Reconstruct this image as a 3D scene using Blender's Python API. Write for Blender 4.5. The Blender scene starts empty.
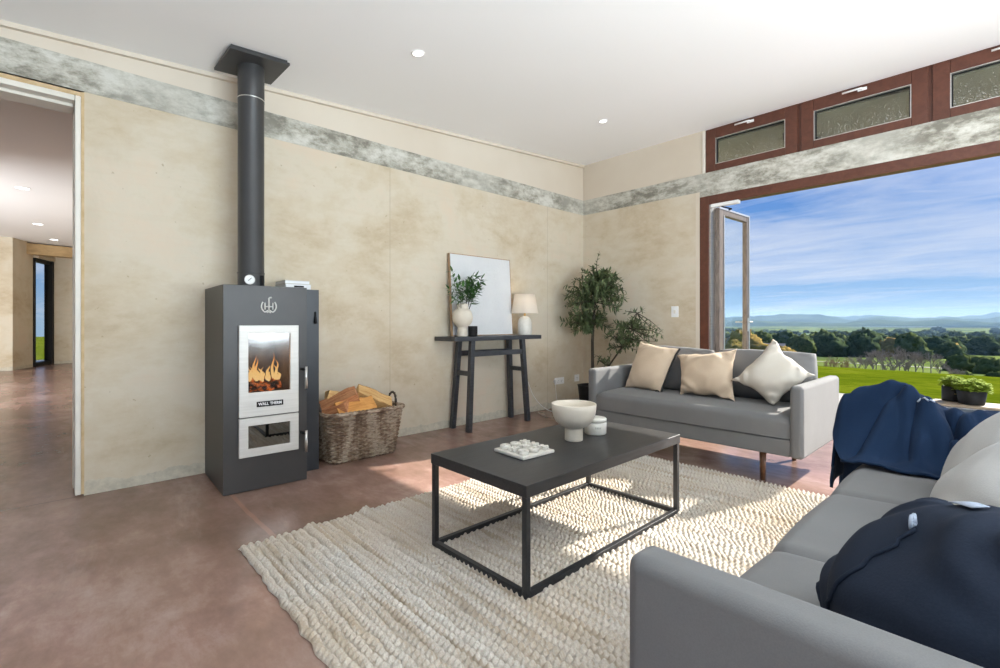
import bpy, math, random
from mathutils import Vector, Matrix, noise, Euler
R = math.radians
PI = math.pi
scn = bpy.context.scene
col = scn.collection

# ------------------------------------------------------------------ camera
cam_d = bpy.data.cameras.new('camera')
cam = bpy.data.objects.new('camera', cam_d); col.objects.link(cam)
cam.location = (0, 0, 1.08)
cam.rotation_euler = (R(90), 0, R(46.9))
cam_d.sensor_width = 36; cam_d.sensor_fit = 'HORIZONTAL'
cam_d.lens = 480 / 1000 * 36
cam_d.shift_y = -0.012
cam_d.clip_start = 0.05; cam_d.clip_end = 30000
scn.camera = cam

scn.view_settings.view_transform = 'Standard'
scn.view_settings.look = 'None'
scn.view_settings.gamma = 1
scn.view_settings.use_curve_mapping = False
scn.view_settings.exposure = 0.0
scn.cycles.use_denoising = True
scn.cycles.max_bounces = 10
scn.cycles.diffuse_bounces = 6
scn.cycles.transparent_max_bounces = 16
scn.cycles.sample_clamp_indirect = 6
scn.cycles.caustics_reflective = True
scn.cycles.caustics_refractive = False

# ------------------------------------------------------------------ sun
SUN_TO = Vector((0.45, 1.53, 1.0)).normalized()      # towards the sun
sd = bpy.data.lights.new('sun', 'SUN'); sd.energy = 14.0; sd.angle = R(0.6); sd.color = (1.0, 0.95, 0.87)
so = bpy.data.objects.new('sun', sd); col.objects.link(so)
so.rotation_euler = SUN_TO.to_track_quat('Z', 'Y').to_euler()

# out-of-view fill lamps, added to brighten the room and the hall
def area(name, loc, direction, sx, sy, power, color=(1, 1, 1)):
    d = bpy.data.lights.new(name, 'AREA'); d.shape = 'RECTANGLE'; d.size = sx; d.size_y = sy
    d.energy = power; d.color = color
    o = bpy.data.objects.new(name, d); col.objects.link(o)
    o.location = loc
    o.rotation_euler = Vector(direction).to_track_quat('-Z', 'Y').to_euler()
    return o
area('fill_light_east', (2.75, 1.3, 1.0), (-1, 0.0, 2.0), 3.6, 1.6, 530, (0.82, 0.93, 1.0))  # added lamp inside the east wall, tilted up to lift the ceiling
area('fill_light_south', (0.2, -2.75, 1.0), (0, 1, 3.0), 4.2, 1.2, 22, (0.85, 0.95, 1.0))  # weak added lamp behind the camera, aimed at the ceiling
area('fill_light_hall', (-9.0, -3.85, 1.25), (-0.9, 0.6, -0.20), 4.0, 1.6, 390, (0.93, 0.98, 1.0)).data.spread = R(165)  # added lamp out of view, brightens the hall walls and ceiling

# ------------------------------------------------------------------ sky
world = bpy.data.worlds.new('sky'); scn.world = world
world.use_nodes = True

class NT:
    def __init__(s, tree):
        s.t = tree; s.n = tree.nodes; s.l = tree.links
    def add(s, typ, **kw):
        nd = s.n.new(typ)
        for k, v in kw.items(): setattr(nd, k, v)
        return nd
    def put(s, sock, v):
        if v is None: return
        if hasattr(v, 'is_output') or isinstance(v, bpy.types.NodeSocket): s.l.new(v, sock)
        else:
            if sock.type == 'RGBA' and len(v) == 3: v = (*v, 1)
            sock.default_value = v
    def math(s, op, a, b=None, c=None, clamp=False):
        nd = s.add('ShaderNodeMath', operation=op); nd.use_clamp = clamp
        s.put(nd.inputs[0], a); s.put(nd.inputs[1], b); s.put(nd.inputs[2], c)
        return nd.outputs[0]
    def vmath(s, op, a, b=None):
        nd = s.add('ShaderNodeVectorMath', operation=op)
        s.put(nd.inputs[0], a); s.put(nd.inputs[1], b)
        return nd.outputs['Value'] if op in ('DOT_PRODUCT', 'LENGTH') else nd.outputs[0]
    def mix(s, f, a, b, blend='MIX'):
        nd = s.add('ShaderNodeMix', data_type='RGBA', blend_type=blend)
        s.put(nd.inputs[0], f); s.put(nd.inputs[6], a); s.put(nd.inputs[7], b)
        return nd.outputs[2]
    def ramp(s, f, stops, interp='LINEAR'):
        nd = s.add('ShaderNodeValToRGB'); cr = nd.color_ramp; cr.interpolation = interp
        while len(cr.elements) < len(stops): cr.elements.new(0.5)
        for e, (p, c) in zip(cr.elements, stops):
            e.position = p
            if not hasattr(c, '__len__'): c = (c, c, c)
            e.color = (*c, 1)
        s.put(nd.inputs[0], f)
        return nd.outputs[0]
    def pos(s): return s.add('ShaderNodeNewGeometry').outputs['Position']
    def obj(s): return s.add('ShaderNodeTexCoord').outputs['Object']
    def scale(s, v, sc): return s.vmath('MULTIPLY', v, sc)
    def sep(s, v):
        nd = s.add('ShaderNodeSeparateXYZ'); s.put(nd.inputs[0], v); return nd.outputs
    def comb(s, x, y, z):
        nd = s.add('ShaderNodeCombineXYZ'); s.put(nd.inputs[0], x); s.put(nd.inputs[1], y); s.put(nd.inputs[2], z)
        return nd.outputs[0]
    def noise(s, v, scale=5, detail=4, rough=0.55, dist=0.0):
        nd = s.add('ShaderNodeTexNoise'); s.put(nd.inputs['Vector'], v)
        nd.inputs['Scale'].default_value = scale; nd.inputs['Detail'].default_value = detail
        nd.inputs['Roughness'].default_value = rough; nd.inputs['Distortion'].default_value = dist
        return nd.outputs['Fac']
    def wave(s, v, scale=5, dist=2, detail=2, dscale=1, direction='X'):
        nd = s.add('ShaderNodeTexWave', bands_direction=direction); s.put(nd.inputs['Vector'], v)
        nd.inputs['Scale'].default_value = scale; nd.inputs['Distortion'].default_value = dist
        nd.inputs['Detail'].default_value = detail; nd.inputs['Detail Scale'].default_value = dscale
        return nd.outputs['Fac']
    def bump(s, hgt, strength=0.3, dist=0.01):
        nd = s.add('ShaderNodeBump'); s.put(nd.inputs['Height'], hgt)
        nd.inputs['Strength'].default_value = strength; nd.inputs['Distance'].default_value = dist
        return nd.outputs[0]

def build_sky():
    t = NT(world.node_tree); t.n.clear()
    out = t.add('ShaderNodeOutputWorld'); bg = t.add('ShaderNodeBackground')
    t.l.new(bg.outputs[0], out.inputs[0])
    d = t.add('ShaderNodeTexCoord').outputs['Generated']
    x, y, z = t.sep(d)
    zz = t.math('MAXIMUM', z, 0.0)
    base = t.ramp(zz, [(0.0, (0.42, 0.64, 0.92)), (0.04, (0.34, 0.58, 0.92)), (0.10, (0.22, 0.46, 0.90)),
                       (0.25, (0.10, 0.295, 0.80)), (0.45, (0.10, 0.30, 0.80)), (1.0, (0.10, 0.27, 0.72))])
    # high cloud sheet: project the direction on a plane overhead
    zq = t.math('ADD', zz, 0.10)
    u = t.math('DIVIDE', x, zq); v = t.math('DIVIDE', y, zq)
    p = t.comb(t.math('MULTIPLY', u, 0.55), t.math('MULTIPLY', v, 1.0), 3.3)
    n1 = t.noise(p, 0.75, 6, 0.6, 0.6)
    n2 = t.noise(t.comb(t.math('MULTIPLY', u, 1.2), t.math('MULTIPLY', v, 3.0), 1.7), 1.0, 6, 0.65, 0.8)
    n = t.math('ADD', t.math('MULTIPLY', n1, 0.62), t.math('MULTIPLY', n2, 0.38))
    band = t.ramp(zz, [(0.0, 0.0), (0.060, 0.0), (0.078, 0.13), (0.13, 0.17), (0.17, 0.16), (0.205, 0.03), (0.25, 0.07), (0.34, 0.0), (1.0, 0.04)])
    m = t.ramp(t.math('ADD', n, band), [(0.49, 0.0), (0.60, 0.40), (0.76, 0.85)])
    c = t.mix(m, base, (0.80, 0.88, 1.06))
    # bright aureole round the sun
    dt = t.math('MAXIMUM', t.vmath('DOT_PRODUCT', d, tuple(SUN_TO)), 0.0)
    glow = t.math('ADD', t.math('MULTIPLY', t.math('POWER', dt, 30.0), 3.5), t.math('MULTIPLY', t.math('POWER', dt, 120.0), 5.0))
    c = t.mix(1.0, c, t.comb(glow, t.math('MULTIPLY', glow, 0.97), t.math('MULTIPLY', glow, 0.90)), 'ADD')
    t.put(bg.inputs[0], c); bg.inputs[1].default_value = 0.80
build_sky()

# ------------------------------------------------------------------ materials
def mat(name, fn=None, color=(0.5, 0.5, 0.5), rough=0.6, metal=0.0, spec=0.5):
    m = bpy.data.materials.new(name); m.use_nodes = True
    t = NT(m.node_tree); b = t.n['Principled BSDF']
    b.inputs['Base Color'].default_value = (*color, 1)
    b.inputs['Roughness'].default_value = rough
    b.inputs['Metallic'].default_value = metal
    b.inputs['Specular IOR Level'].default_value = spec
    if fn: fn(t, b)
    return m

def speckled(c1, c2, scale=30, stretch=(1, 1, 1), bump=0.0, rough=0.6, metal=0, spec=0.5, dist=0.004, detail=5, lo=0.35, hi=0.65, sheen=0.0, dst=0.0):
    def fn(t, b):
        v = t.scale(t.obj(), stretch)
        n = t.noise(v, scale, detail, 0.6, dst)
        t.put(b.inputs['Base Color'], t.ramp(n, [(lo, c1), (hi, c2)]))
        if bump: t.put(b.inputs['Normal'], t.bump(n, bump, dist))
        if sheen: b.inputs['Sheen Weight'].default_value = sheen
    return fn
def M(name, c1, c2=None, **kw):
    rough = kw.pop('rough', 0.6); metal = kw.pop('metal', 0); spec = kw.pop('spec', 0.5)
    c2 = c2 or tuple(min(1, v * 1.12 + 0.004) for v in c1)
    return mat(name, speckled(c1, c2, **kw), rough=rough, metal=metal, spec=spec)

# room surfaces use the world position
def wall_fn(earth=True):
    def fn(t, b):
        p = t.pos(); x, y, z = t.sep(p)
        n = t.math('ADD', t.math('MULTIPLY', t.noise(t.scale(p, (1, 1, 1.4)), 1.1, 6, 0.6, 0.4), 0.7), t.math('MULTIPLY', t.noise(t.scale(p, (1, 1, 1.8)), 5.5, 7, 0.7, 0.2), 0.3))
        c = t.ramp(n, [(0.36, (0.485, 0.395, 0.275)), (0.46, (0.575, 0.495, 0.37)), (0.54, (0.615, 0.55, 0.44)), (0.66, (0.645, 0.535, 0.415))])
        ns = t.noise(t.scale(p, (0.35, 0.35, 6)), 1.6, 5, 0.65, 0.3)           # faint rammed layers
        c = t.mix(t.ramp(ns, [(0.52, 0), (0.72, 0.28)]), c, (0.55, 0.455, 0.32))
        nf = t.noise(p, 26, 2, 0.5)
        c = t.mix(t.ramp(nf, [(0.745, 0), (0.77, 0.6)]), c, (0.36, 0.29, 0.19))
        st = t.noise(t.scale(p, (1.2, 1.2, 0.5)), 1.7, 5, 0.65)
        c = t.mix(t.ramp(st, [(0.55, 0), (0.72, 0.32)]), c, (0.50, 0.40, 0.27))
        # rough grey footing, ragged top edge
        edge = t.math('ADD', 0.075, t.math('MULTIPLY', t.math('SUBTRACT', t.noise(p, 7, 5, 0.65), 0.5), 0.11))
        f = t.math('LESS_THAN', z, edge)
        g = t.ramp(t.noise(p, 18, 5, 0.7), [(0.35, (0.42, 0.39, 0.32)), (0.65, (0.60, 0.56, 0.46))])
        c = t.mix(t.math('MULTIPLY', f, 0.8), c, g)
        # joints between the poured panels
        for jy in (2.297, 4.502):
            j = t.math('LESS_THAN', t.math('ABSOLUTE', t.math('SUBTRACT', y, jy)), 0.0045)
            j = t.math('MULTIPLY', j, t.math('LESS_THAN', x, -3.9))
            c = t.mix(t.math('MULTIPLY', j, 0.55), c, (0.42, 0.35, 0.25))
        t.put(b.inputs['Base Color'], c)
        t.put(b.inputs['Normal'], t.bump(t.math('ADD', t.noise(p, 9, 6, 0.65), t.math('MULTIPLY', f, 0.4)), 0.22, 0.02))
        b.inputs['Roughness'].default_value = 0.85; b.inputs['Specular IOR Level'].default_value = 0.2
    return fn
WALL = mat('rammed_earth_plaster', wall_fn())
def upper_fn(t, b):
    p = t.pos(); n = t.noise(p, 0.9, 4, 0.55)
    t.put(b.inputs['Base Color'], t.ramp(n, [(0.35, (0.62, 0.545, 0.445)), (0.65, (0.665, 0.60, 0.505))]))
    b.inputs['Roughness'].default_value = 0.85
UPPER = mat('upper_wall_plaster', upper_fn)
def band_fn(t, b):
    p = t.pos()
    n = t.math('ADD', t.math('MULTIPLY', t.noise(t.scale(p, (1, 1, 2.2)), 3.0, 6, 0.6, 0.1), 0.55), t.math('MULTIPLY', t.noise(t.scale(p, (1, 1, 1.8)), 13, 9, 0.74, 0.1), 0.45))
    n = t.math('ADD', n, t.ramp(t.sep(p)[1], [(0.0, 0.03), (1.0, 0.0)]))
    c = t.ramp(n, [(0.42, (0.20, 0.19, 0.155)), (0.475, (0.33, 0.315, 0.265)), (0.525, (0.46, 0.445, 0.385)), (0.60, (0.62, 0.61, 0.555))])
    n2 = t.noise(p, 1.1, 3, 0.5)
    c = t.mix(t.ramp(n2, [(0.45, 0.0), (0.65, 0.5)]), c, (0.58, 0.57, 0.51))
    t.put(b.inputs['Base Color'], c)
    t.put(b.inputs['Normal'], t.bump(n, 0.5, 0.015)); b.inputs['Roughness'].default_value = 0.9
BAND = mat('concrete_bond_beam', band_fn)
def ceil_fn(t, b):
    p = t.pos()
    t.put(b.inputs['Base Color'], t.ramp(t.noise(p, 0.5, 2), [(0.4, (0.885, 0.885, 0.885)), (0.6, (0.90, 0.90, 0.90))]))
    b.inputs['Roughness'].default_value = 0.9
CEIL = mat('white_ceiling_paint', ceil_fn)
def floor_fn(t, b):
    p = t.pos(); x, y, z = t.sep(p)
    n = t.math('ADD', t.math('MULTIPLY', t.noise(p, 1.0, 6, 0.62, 0.2), 0.6), t.math('MULTIPLY', t.noise(t.scale(p, (1, 1.7, 1)), 4.2, 9, 0.72, 0.15), 0.4))
    c = t.ramp(n, [(0.36, (0.125, 0.076, 0.056)), (0.455, (0.215, 0.128, 0.098)), (0.54, (0.295, 0.178, 0.145)), (0.65, (0.42, 0.30, 0.265))])
    n2 = t.noise(t.scale(p, (1, 1.6, 1)), 0.55, 5, 0.6, 0.5)
    c = t.mix(t.ramp(n2, [(0.45, 0.0), (0.70, 0.55)]), c, (0.245, 0.165, 0.115))
    n3 = t.noise(t.scale(t.vmath('ADD', p, t.comb(t.math('MULTIPLY', y, 1.4), 0, 0)), (0.7, 2.2, 1)), 1.3, 8, 0.68, 0.2)
    c = t.mix(t.ramp(n3, [(0.56, 0), (0.74, 0.35)]), c, (0.52, 0.40, 0.36))
    wob = t.math('MULTIPLY', t.math('SUBTRACT', t.noise(p, 3, 2), 0.5), 0.03)
    j = t.math('LESS_THAN', t.math('ABSOLUTE', t.math('SUBTRACT', t.math('ADD', y, wob), 0.82)), 0.012)
    c = t.mix(t.math('MULTIPLY', j, 0.45), c, (0.40, 0.21, 0.14))
    j2 = t.math('LESS_THAN', t.math('ABSOLUTE', t.math('SUBTRACT', x, -3.95)), 0.006)
    c = t.mix(t.math('MULTIPLY', j2, 0.6), c, (0.07, 0.045, 0.035))
    t.put(b.inputs['Base Color'], c)
    b.inputs['Roughness'].default_value = 0.27
    t.put(b.inputs['Normal'], t.bump(t.noise(p, 5.0, 3, 0.5), 0.03, 0.02))
    b.inputs['Specular IOR Level'].default_value = 0.5
FLOOR = mat('polished_red_concrete', floor_fn)

def wood_fn(c1, c2, axis=(1, 14, 14), sc=6, rough=0.45, bump=0.08, coord='obj'):
    def fn(t, b):
        v = t.scale(t.obj() if coord == 'obj' else t.pos(), axis)
        n = t.noise(v, sc, 6, 0.65, 0.6)
        t.put(b.inputs['Base Color'], t.ramp(n, [(0.32, c1), (0.68, c2)]))
        t.put(b.inputs['Normal'], t.bump(n, bump, 0.004)); b.inputs['Roughness'].default_value = rough
    return fn
FRAMEWOOD = mat('red_brown_stained_timber', wood_fn((0.080, 0.025, 0.014), (0.122, 0.042, 0.024), (3, 3, 3), 5, 0.35))
DARKWOOD = mat('black_stained_timber', wood_fn((0.013, 0.013, 0.014), (0.030, 0.030, 0.032), (14, 1.2, 14), 5, 0.42))
CONSOLEWOOD = mat('charcoal_stained_timber', wood_fn((0.030, 0.031, 0.034), (0.060, 0.062, 0.068), (10, 2, 10), 5, 0.38))
LEGWOOD = mat('walnut_leg_timber', wood_fn((0.10, 0.045, 0.022), (0.19, 0.09, 0.045), (12, 12, 2), 5, 0.4))
PALEWOOD = mat('pale_oak_edge', wood_fn((0.30, 0.18, 0.10), (0.46, 0.30, 0.18), (12, 12, 2), 5, 0.5))
SOFFIT = mat('plywood_soffit', wood_fn((0.15, 0.135, 0.085), (0.20, 0.18, 0.115), (3, 0.8, 3), 2, 0.7, coord='pos'))
DECK = mat('silvered_deck_boards', wood_fn((0.19, 0.178, 0.168), (0.32, 0.30, 0.285), (9, 0.7, 9), 2, 0.75, coord='pos'))
WHITEPAINT = M('white_painted_timber', (0.70, 0.665, 0.585), (0.75, 0.715, 0.64), scale=4, rough=0.45)
TANEDGE = M('tan_raw_edge', (0.50, 0.36, 0.19), (0.62, 0.47, 0.28), scale=14, rough=0.8)
WHITEPL = M('white_plastic', (0.82, 0.82, 0.81), (0.86, 0.86, 0.85), scale=6, rough=0.35)
SILVER = M('brushed_silver', (0.62, 0.62, 0.60), (0.75, 0.75, 0.73), scale=3, stretch=(1, 1, 40), rough=0.34, metal=1)
STEELDOOR = M('brushed_steel_door', (0.60, 0.585, 0.55), (0.66, 0.645, 0.61), scale=3, stretch=(1, 1, 30), rough=0.5, metal=0.25)
STOVEBLACK = M('anthracite_stove_steel', (0.038, 0.036, 0.035), (0.050, 0.047, 0.046), scale=3, rough=0.42, spec=0.45)
FLUEBLACK = M('black_flue_steel', (0.034, 0.034, 0.035), (0.046, 0.046, 0.047), scale=4, rough=0.40)
PANELBLACK = M('blue_black_panel_steel', (0.020, 0.024, 0.030), (0.032, 0.037, 0.044), scale=3, rough=0.4)
BLACK = M('black_matte', (0.008, 0.008, 0.009), (0.013, 0.013, 0.014), scale=20, rough=0.6, spec=0.25)
FIREBRICK = M('sooty_firebrick', (0.10, 0.085, 0.07), (0.22, 0.19, 0.165), scale=8, rough=0.9)
METALBLK = M('black_powder_coated_steel', (0.014, 0.015, 0.017), (0.022, 0.023, 0.026), scale=60, rough=0.38)

def fabric_fn(c1, c2, weave=420, bump=0.25, sheen=0.10):
    def fn(t, b):
        v = t.obj(); n = t.noise(v, 3.2, 4, 0.55)
        c = t.ramp(n, [(0.3, c1), (0.7, c2)])
        f = t.noise(v, weave, 2, 0.6)
        c = t.mix(t.ramp(f, [(0.35, 0.22), (0.65, 0.0)]), c, tuple(x * 0.72 for x in c1))
        t.put(b.inputs['Base Color'], c)
        t.put(b.inputs['Normal'], t.bump(f, bump, 0.002))
        b.inputs['Roughness'].default_value = 0.9; b.inputs['Specular IOR Level'].default_value = 0.15
        b.inputs['Sheen Weight'].default_value = sheen; b.inputs['Sheen Roughness'].default_value = 0.6
    return fn
SOFAFAB = mat('grey_sofa_weave', fabric_fn((0.140, 0.139, 0.139), (0.170, 0.169, 0.168)))
PILLOWTAN = mat('sand_linen', fabric_fn((0.50, 0.385, 0.275), (0.57, 0.45, 0.335), 300))
PILLOWCREAM = mat('cream_linen', fabric_fn((0.49, 0.445, 0.38), (0.55, 0.505, 0.44), 300))
PILLOWGREY = mat('pale_grey_linen', fabric_fn((0.38, 0.375, 0.365), (0.44, 0.435, 0.42), 300))
NAVY = mat('navy_cotton', fabric_fn((0.014, 0.020, 0.034), (0.023, 0.031, 0.050), 260, 0.2, 0.0))
def throw_fn(t, b):
    fabric_fn((0.005, 0.0165, 0.045), (0.010, 0.026, 0.063), 240, 0.3, 0.02)(t, b)
THROW = mat('navy_wool_throw', throw_fn)
CARELABEL = M('pale_label_ribbon', (0.30, 0.35, 0.44), (0.38, 0.43, 0.52), scale=60, rough=0.8)
PIPING = M('black_piping_cord', (0.012, 0.011, 0.010), scale=200, rough=0.8)
CERAMIC = M('matte_cream_ceramic', (0.64, 0.575, 0.475), (0.70, 0.635, 0.535), scale=9, rough=0.65, bump=0.05)
CERAMICW = M('glazed_white_ceramic', (0.70, 0.67, 0.60), (0.77, 0.745, 0.68), scale=40, rough=0.35)
STONEW = M('white_marble_pieces', (0.58, 0.55, 0.49), (0.66, 0.635, 0.575), scale=25, rough=0.5)
CANVAS = mat('white_textured_canvas', None, (0.8, 0.8, 0.8), 0.8)
def canvas_fn(t, b):
    v = t.obj()
    n = t.noise(t.scale(v, (1, 1, 0.8)), 9, 5, 0.6, 3.5)
    t.put(b.inputs['Base Color'], t.ramp(t.noise(v, 3, 3), [(0.3, (0.70, 0.71, 0.72)), (0.7, (0.76, 0.765, 0.77))]))
    t.put(b.inputs['Normal'], t.bump(t.ramp(n, [(0.40, 0.0), (0.50, 1.0), (0.60, 0.2)]), 0.5, 0.012))
canvas_fn(NT(CANVAS.node_tree), CANVAS.node_tree.nodes['Principled BSDF'])

def glass_mat(name, tint=(0.97, 0.985, 0.98), refl=1.0, rough=0.0, base=0.0):
    m = bpy.data.materials.new(name); m.use_nodes = True
    t = NT(m.node_tree); t.n.clear()
    o = t.add('ShaderNodeOutputMaterial'); mx = t.add('ShaderNodeMixShader')
    tr = t.add('ShaderNodeBsdfTransparent'); tr.inputs[0].default_value = (*tint, 1)
    gl = t.add('ShaderNodeBsdfGlossy'); gl.inputs['Roughness'].default_value = rough
    lw = t.add('ShaderNodeLayerWeight'); lw.inputs[0].default_value = 0.5
    fr = t.math('ADD', t.math('MULTIPLY', t.math('POWER', lw.outputs['Facing'], 5.0), 0.45), 0.025)
    t.put(mx.inputs[0], t.math('ADD', t.math('MULTIPLY', fr, refl), base, clamp=True))
    t.l.new(tr.outputs[0], mx.inputs[1]); t.l.new(gl.outputs[0], mx.inputs[2]); t.l.new(mx.outputs[0], o.inputs[0])
    return m
GLASS = glass_mat('clear_glass')
STOVEGLASS = glass_mat('tinted_stove_glass', (0.66, 0.65, 0.63), 1.3, 0.12, 0.04)
ASHGLASS = glass_mat('dark_stove_glass', (0.25, 0.25, 0.25), 2.0, 0.01, 0.36)
def dirty_glass():
    m = glass_mat('dusty_clerestory_glass'); t = NT(m.node_tree)
    o = [n for n in t.n if n.type == 'OUTPUT_MATERIAL'][0]; src = o.inputs[0].links[0].from_socket
    df = t.add('ShaderNodeBsdfDiffuse'); df.inputs[0].default_value = (0.75, 0.75, 0.70, 1)
    p = t.pos(); x, y, z = t.sep(p)
    low = t.ramp(t.math('DIVIDE', t.math('SUBTRACT', z, 2.78), 0.22), [(0.0, 0.14), (1.0, 0.0)])
    n = t.ramp(t.math('ADD', t.noise(p, 120, 0, 0.5), low), [(0.78, 0.0), (0.82, 0.45)])
    mx = t.add('ShaderNodeMixShader'); t.put(mx.inputs[0], t.math('ADD', n, 0.015, clamp=True))
    t.l.new(src, mx.inputs[1]); t.l.new(df.outputs[0], mx.inputs[2]); t.l.new(mx.outputs[0], o.inputs[0])
    return m
DUSTGLASS = dirty_glass()

def emit_mat(name, fn, strength):
    m = bpy.data.materials.new(name); m.use_nodes = True
    t = NT(m.node_tree); t.n.clear()
    o = t.add('ShaderNodeOutputMaterial'); e = t.add('ShaderNodeEmission'); e.inputs[1].default_value = strength
    t.put(e.inputs[0], fn(t)); t.l.new(e.outputs[0], o.inputs[0])
    return m
LED = emit_mat('downlight_diffuser_glow', lambda t: t.ramp(t.noise(t.obj(), 5, 1), [(0, (1, 0.97, 0.92)), (1, (1, 0.97, 0.92))]), 6)
FLAME = emit_mat('flame_glow', lambda t: t.ramp(t.math('MULTIPLY', t.sep(t.obj())[2], 7.0), [(0.0, (1.0, 0.66, 0.28)), (0.40, (1.0, 0.62, 0.22)), (1.0, (1.0, 0.36, 0.06))]), 2.0)
def ember_fn(t, b):
    n = t.noise(t.obj(), 22, 5, 0.7)
    t.put(b.inputs['Base Color'], t.ramp(n, [(0.35, (0.02, 0.015, 0.012)), (0.7, (0.16, 0.09, 0.06))]))
    t.put(b.inputs['Emission Color'], t.ramp(n, [(0.48, (0, 0, 0)), (0.62, (1.0, 0.22, 0.03))])); b.inputs['Emission Strength'].default_value = 1.3
EMBER = mat('glowing_log', ember_fn, rough=0.9)

# foliage
def leaf_mat(name, c1, c2, scale=14, trans=0.25):
    def fn(t, b):
        n = t.noise(t.obj(), scale, 3, 0.6)
        t.put(b.inputs['Base Color'], t.ramp(n, [(0.32, c1), (0.68, c2)]))
        b.inputs['Roughness'].default_value = 0.5 if scale > 2 else 1.0
        b.inputs['Specular IOR Level'].default_value = 0.4 if scale > 2 else 0.0
    return mat(name, fn)
OLIVE = leaf_mat('olive_leaf', (0.036, 0.060, 0.022), (0.15, 0.19, 0.085))
SPRIG = leaf_mat('green_sprig_leaf', (0.030, 0.085, 0.022), (0.085, 0.20, 0.05), 30)
BARKM = M('olive_bark', (0.040, 0.033, 0.024), (0.09, 0.075, 0.055), scale=30, rough=0.9, stretch=(1, 1, 0.3))
POTPLANT = leaf_mat('lime_green_leaf', (0.13, 0.22, 0.015), (0.34, 0.42, 0.06), 40)
POTPLANT.node_tree.nodes['Principled BSDF'].inputs['Specular IOR Level'].default_value = 0.05
POTPLANT.node_tree.nodes['Principled BSDF'].inputs['Roughness'].default_value = 0.8
def grass_fn(t, b):
    p = t.pos()
    n = t.noise(t.scale(p, (1, 1, 1)), 0.45, 5, 0.6, 0.4); f = t.noise(t.scale(p, (1.1, 3.2, 1)), 1.6, 6, 0.75)
    c = t.ramp(n, [(0.32, (0.072, 0.098, 0.005)), (0.55, (0.118, 0.145, 0.008)), (0.74, (0.185, 0.190, 0.020))])
    c = t.mix(t.ramp(f, [(0.40, 0.8), (0.60, 0.0)]), c, (0.045, 0.075, 0.003))
    t.put(b.inputs['Base Color'], c); t.put(b.inputs['Normal'], t.bump(f, 0.7, 0.08)); b.inputs['Roughness'].default_value = 0.9
    b.inputs['Specular IOR Level'].default_value = 0.0
GRASS = mat('mown_lawn', grass_fn)
def pasture_fn(t, b):
    p = t.pos()
    n = t.noise(t.scale(p, (1, 1, 0)), 0.006, 6, 0.62, 0.6)
    c = t.ramp(n, [(0.36, (0.050, 0.070, 0.028)), (0.45, (0.075, 0.105, 0.032)), (0.52, (0.125, 0.165, 0.042)), (0.66, (0.165, 0.195, 0.062))])
    n2 = t.noise(t.scale(p, (1, 1, 0)), 0.05, 4, 0.65, 0.5)
    c = t.mix(t.ramp(n2, [(0.50, 0), (0.66, 0.5)]), c, (0.075, 0.115, 0.028))
    t.put(b.inputs['Base Color'], c); b.inputs['Roughness'].default_value = 1.0; b.inputs['Specular IOR Level'].default_value = 0
PASTURE = mat('valley_pasture', pasture_fn)
def hill_fn(t, b):
    p = t.pos(); n = t.noise(t.scale(p, (1, 1, 2)), 0.002, 6, 0.65, 0.5)
    t.put(b.inputs['Base Color'], t.ramp(n, [(0.4, (0.030, 0.050, 0.030)), (0.65, (0.075, 0.105, 0.050))])); b.inputs['Roughness'].default_value = 1.0
    b.inputs['Specular IOR Level'].default_value = 0
HILL = mat('forested_hills', hill_fn)
TREE_M = [leaf_mat('dark_tree_leaf_%s' % k, a, b, 0.9) for k, a, b in
          (('pine', (0.022, 0.040, 0.018), (0.068, 0.092, 0.042)), ('bush', (0.032, 0.052, 0.018), (0.110, 0.132, 0.050)), ('golden', (0.16, 0.115, 0.030), (0.30, 0.215, 0.075)))]
BARE_M = M('bare_grey_twigs', (0.20, 0.165, 0.150), (0.30, 0.255, 0.235), scale=3, rough=0.95)
GOLDTWIG = M('straw_twigs', (0.26, 0.19, 0.09), (0.36, 0.27, 0.14), scale=3, rough=0.95)

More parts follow.
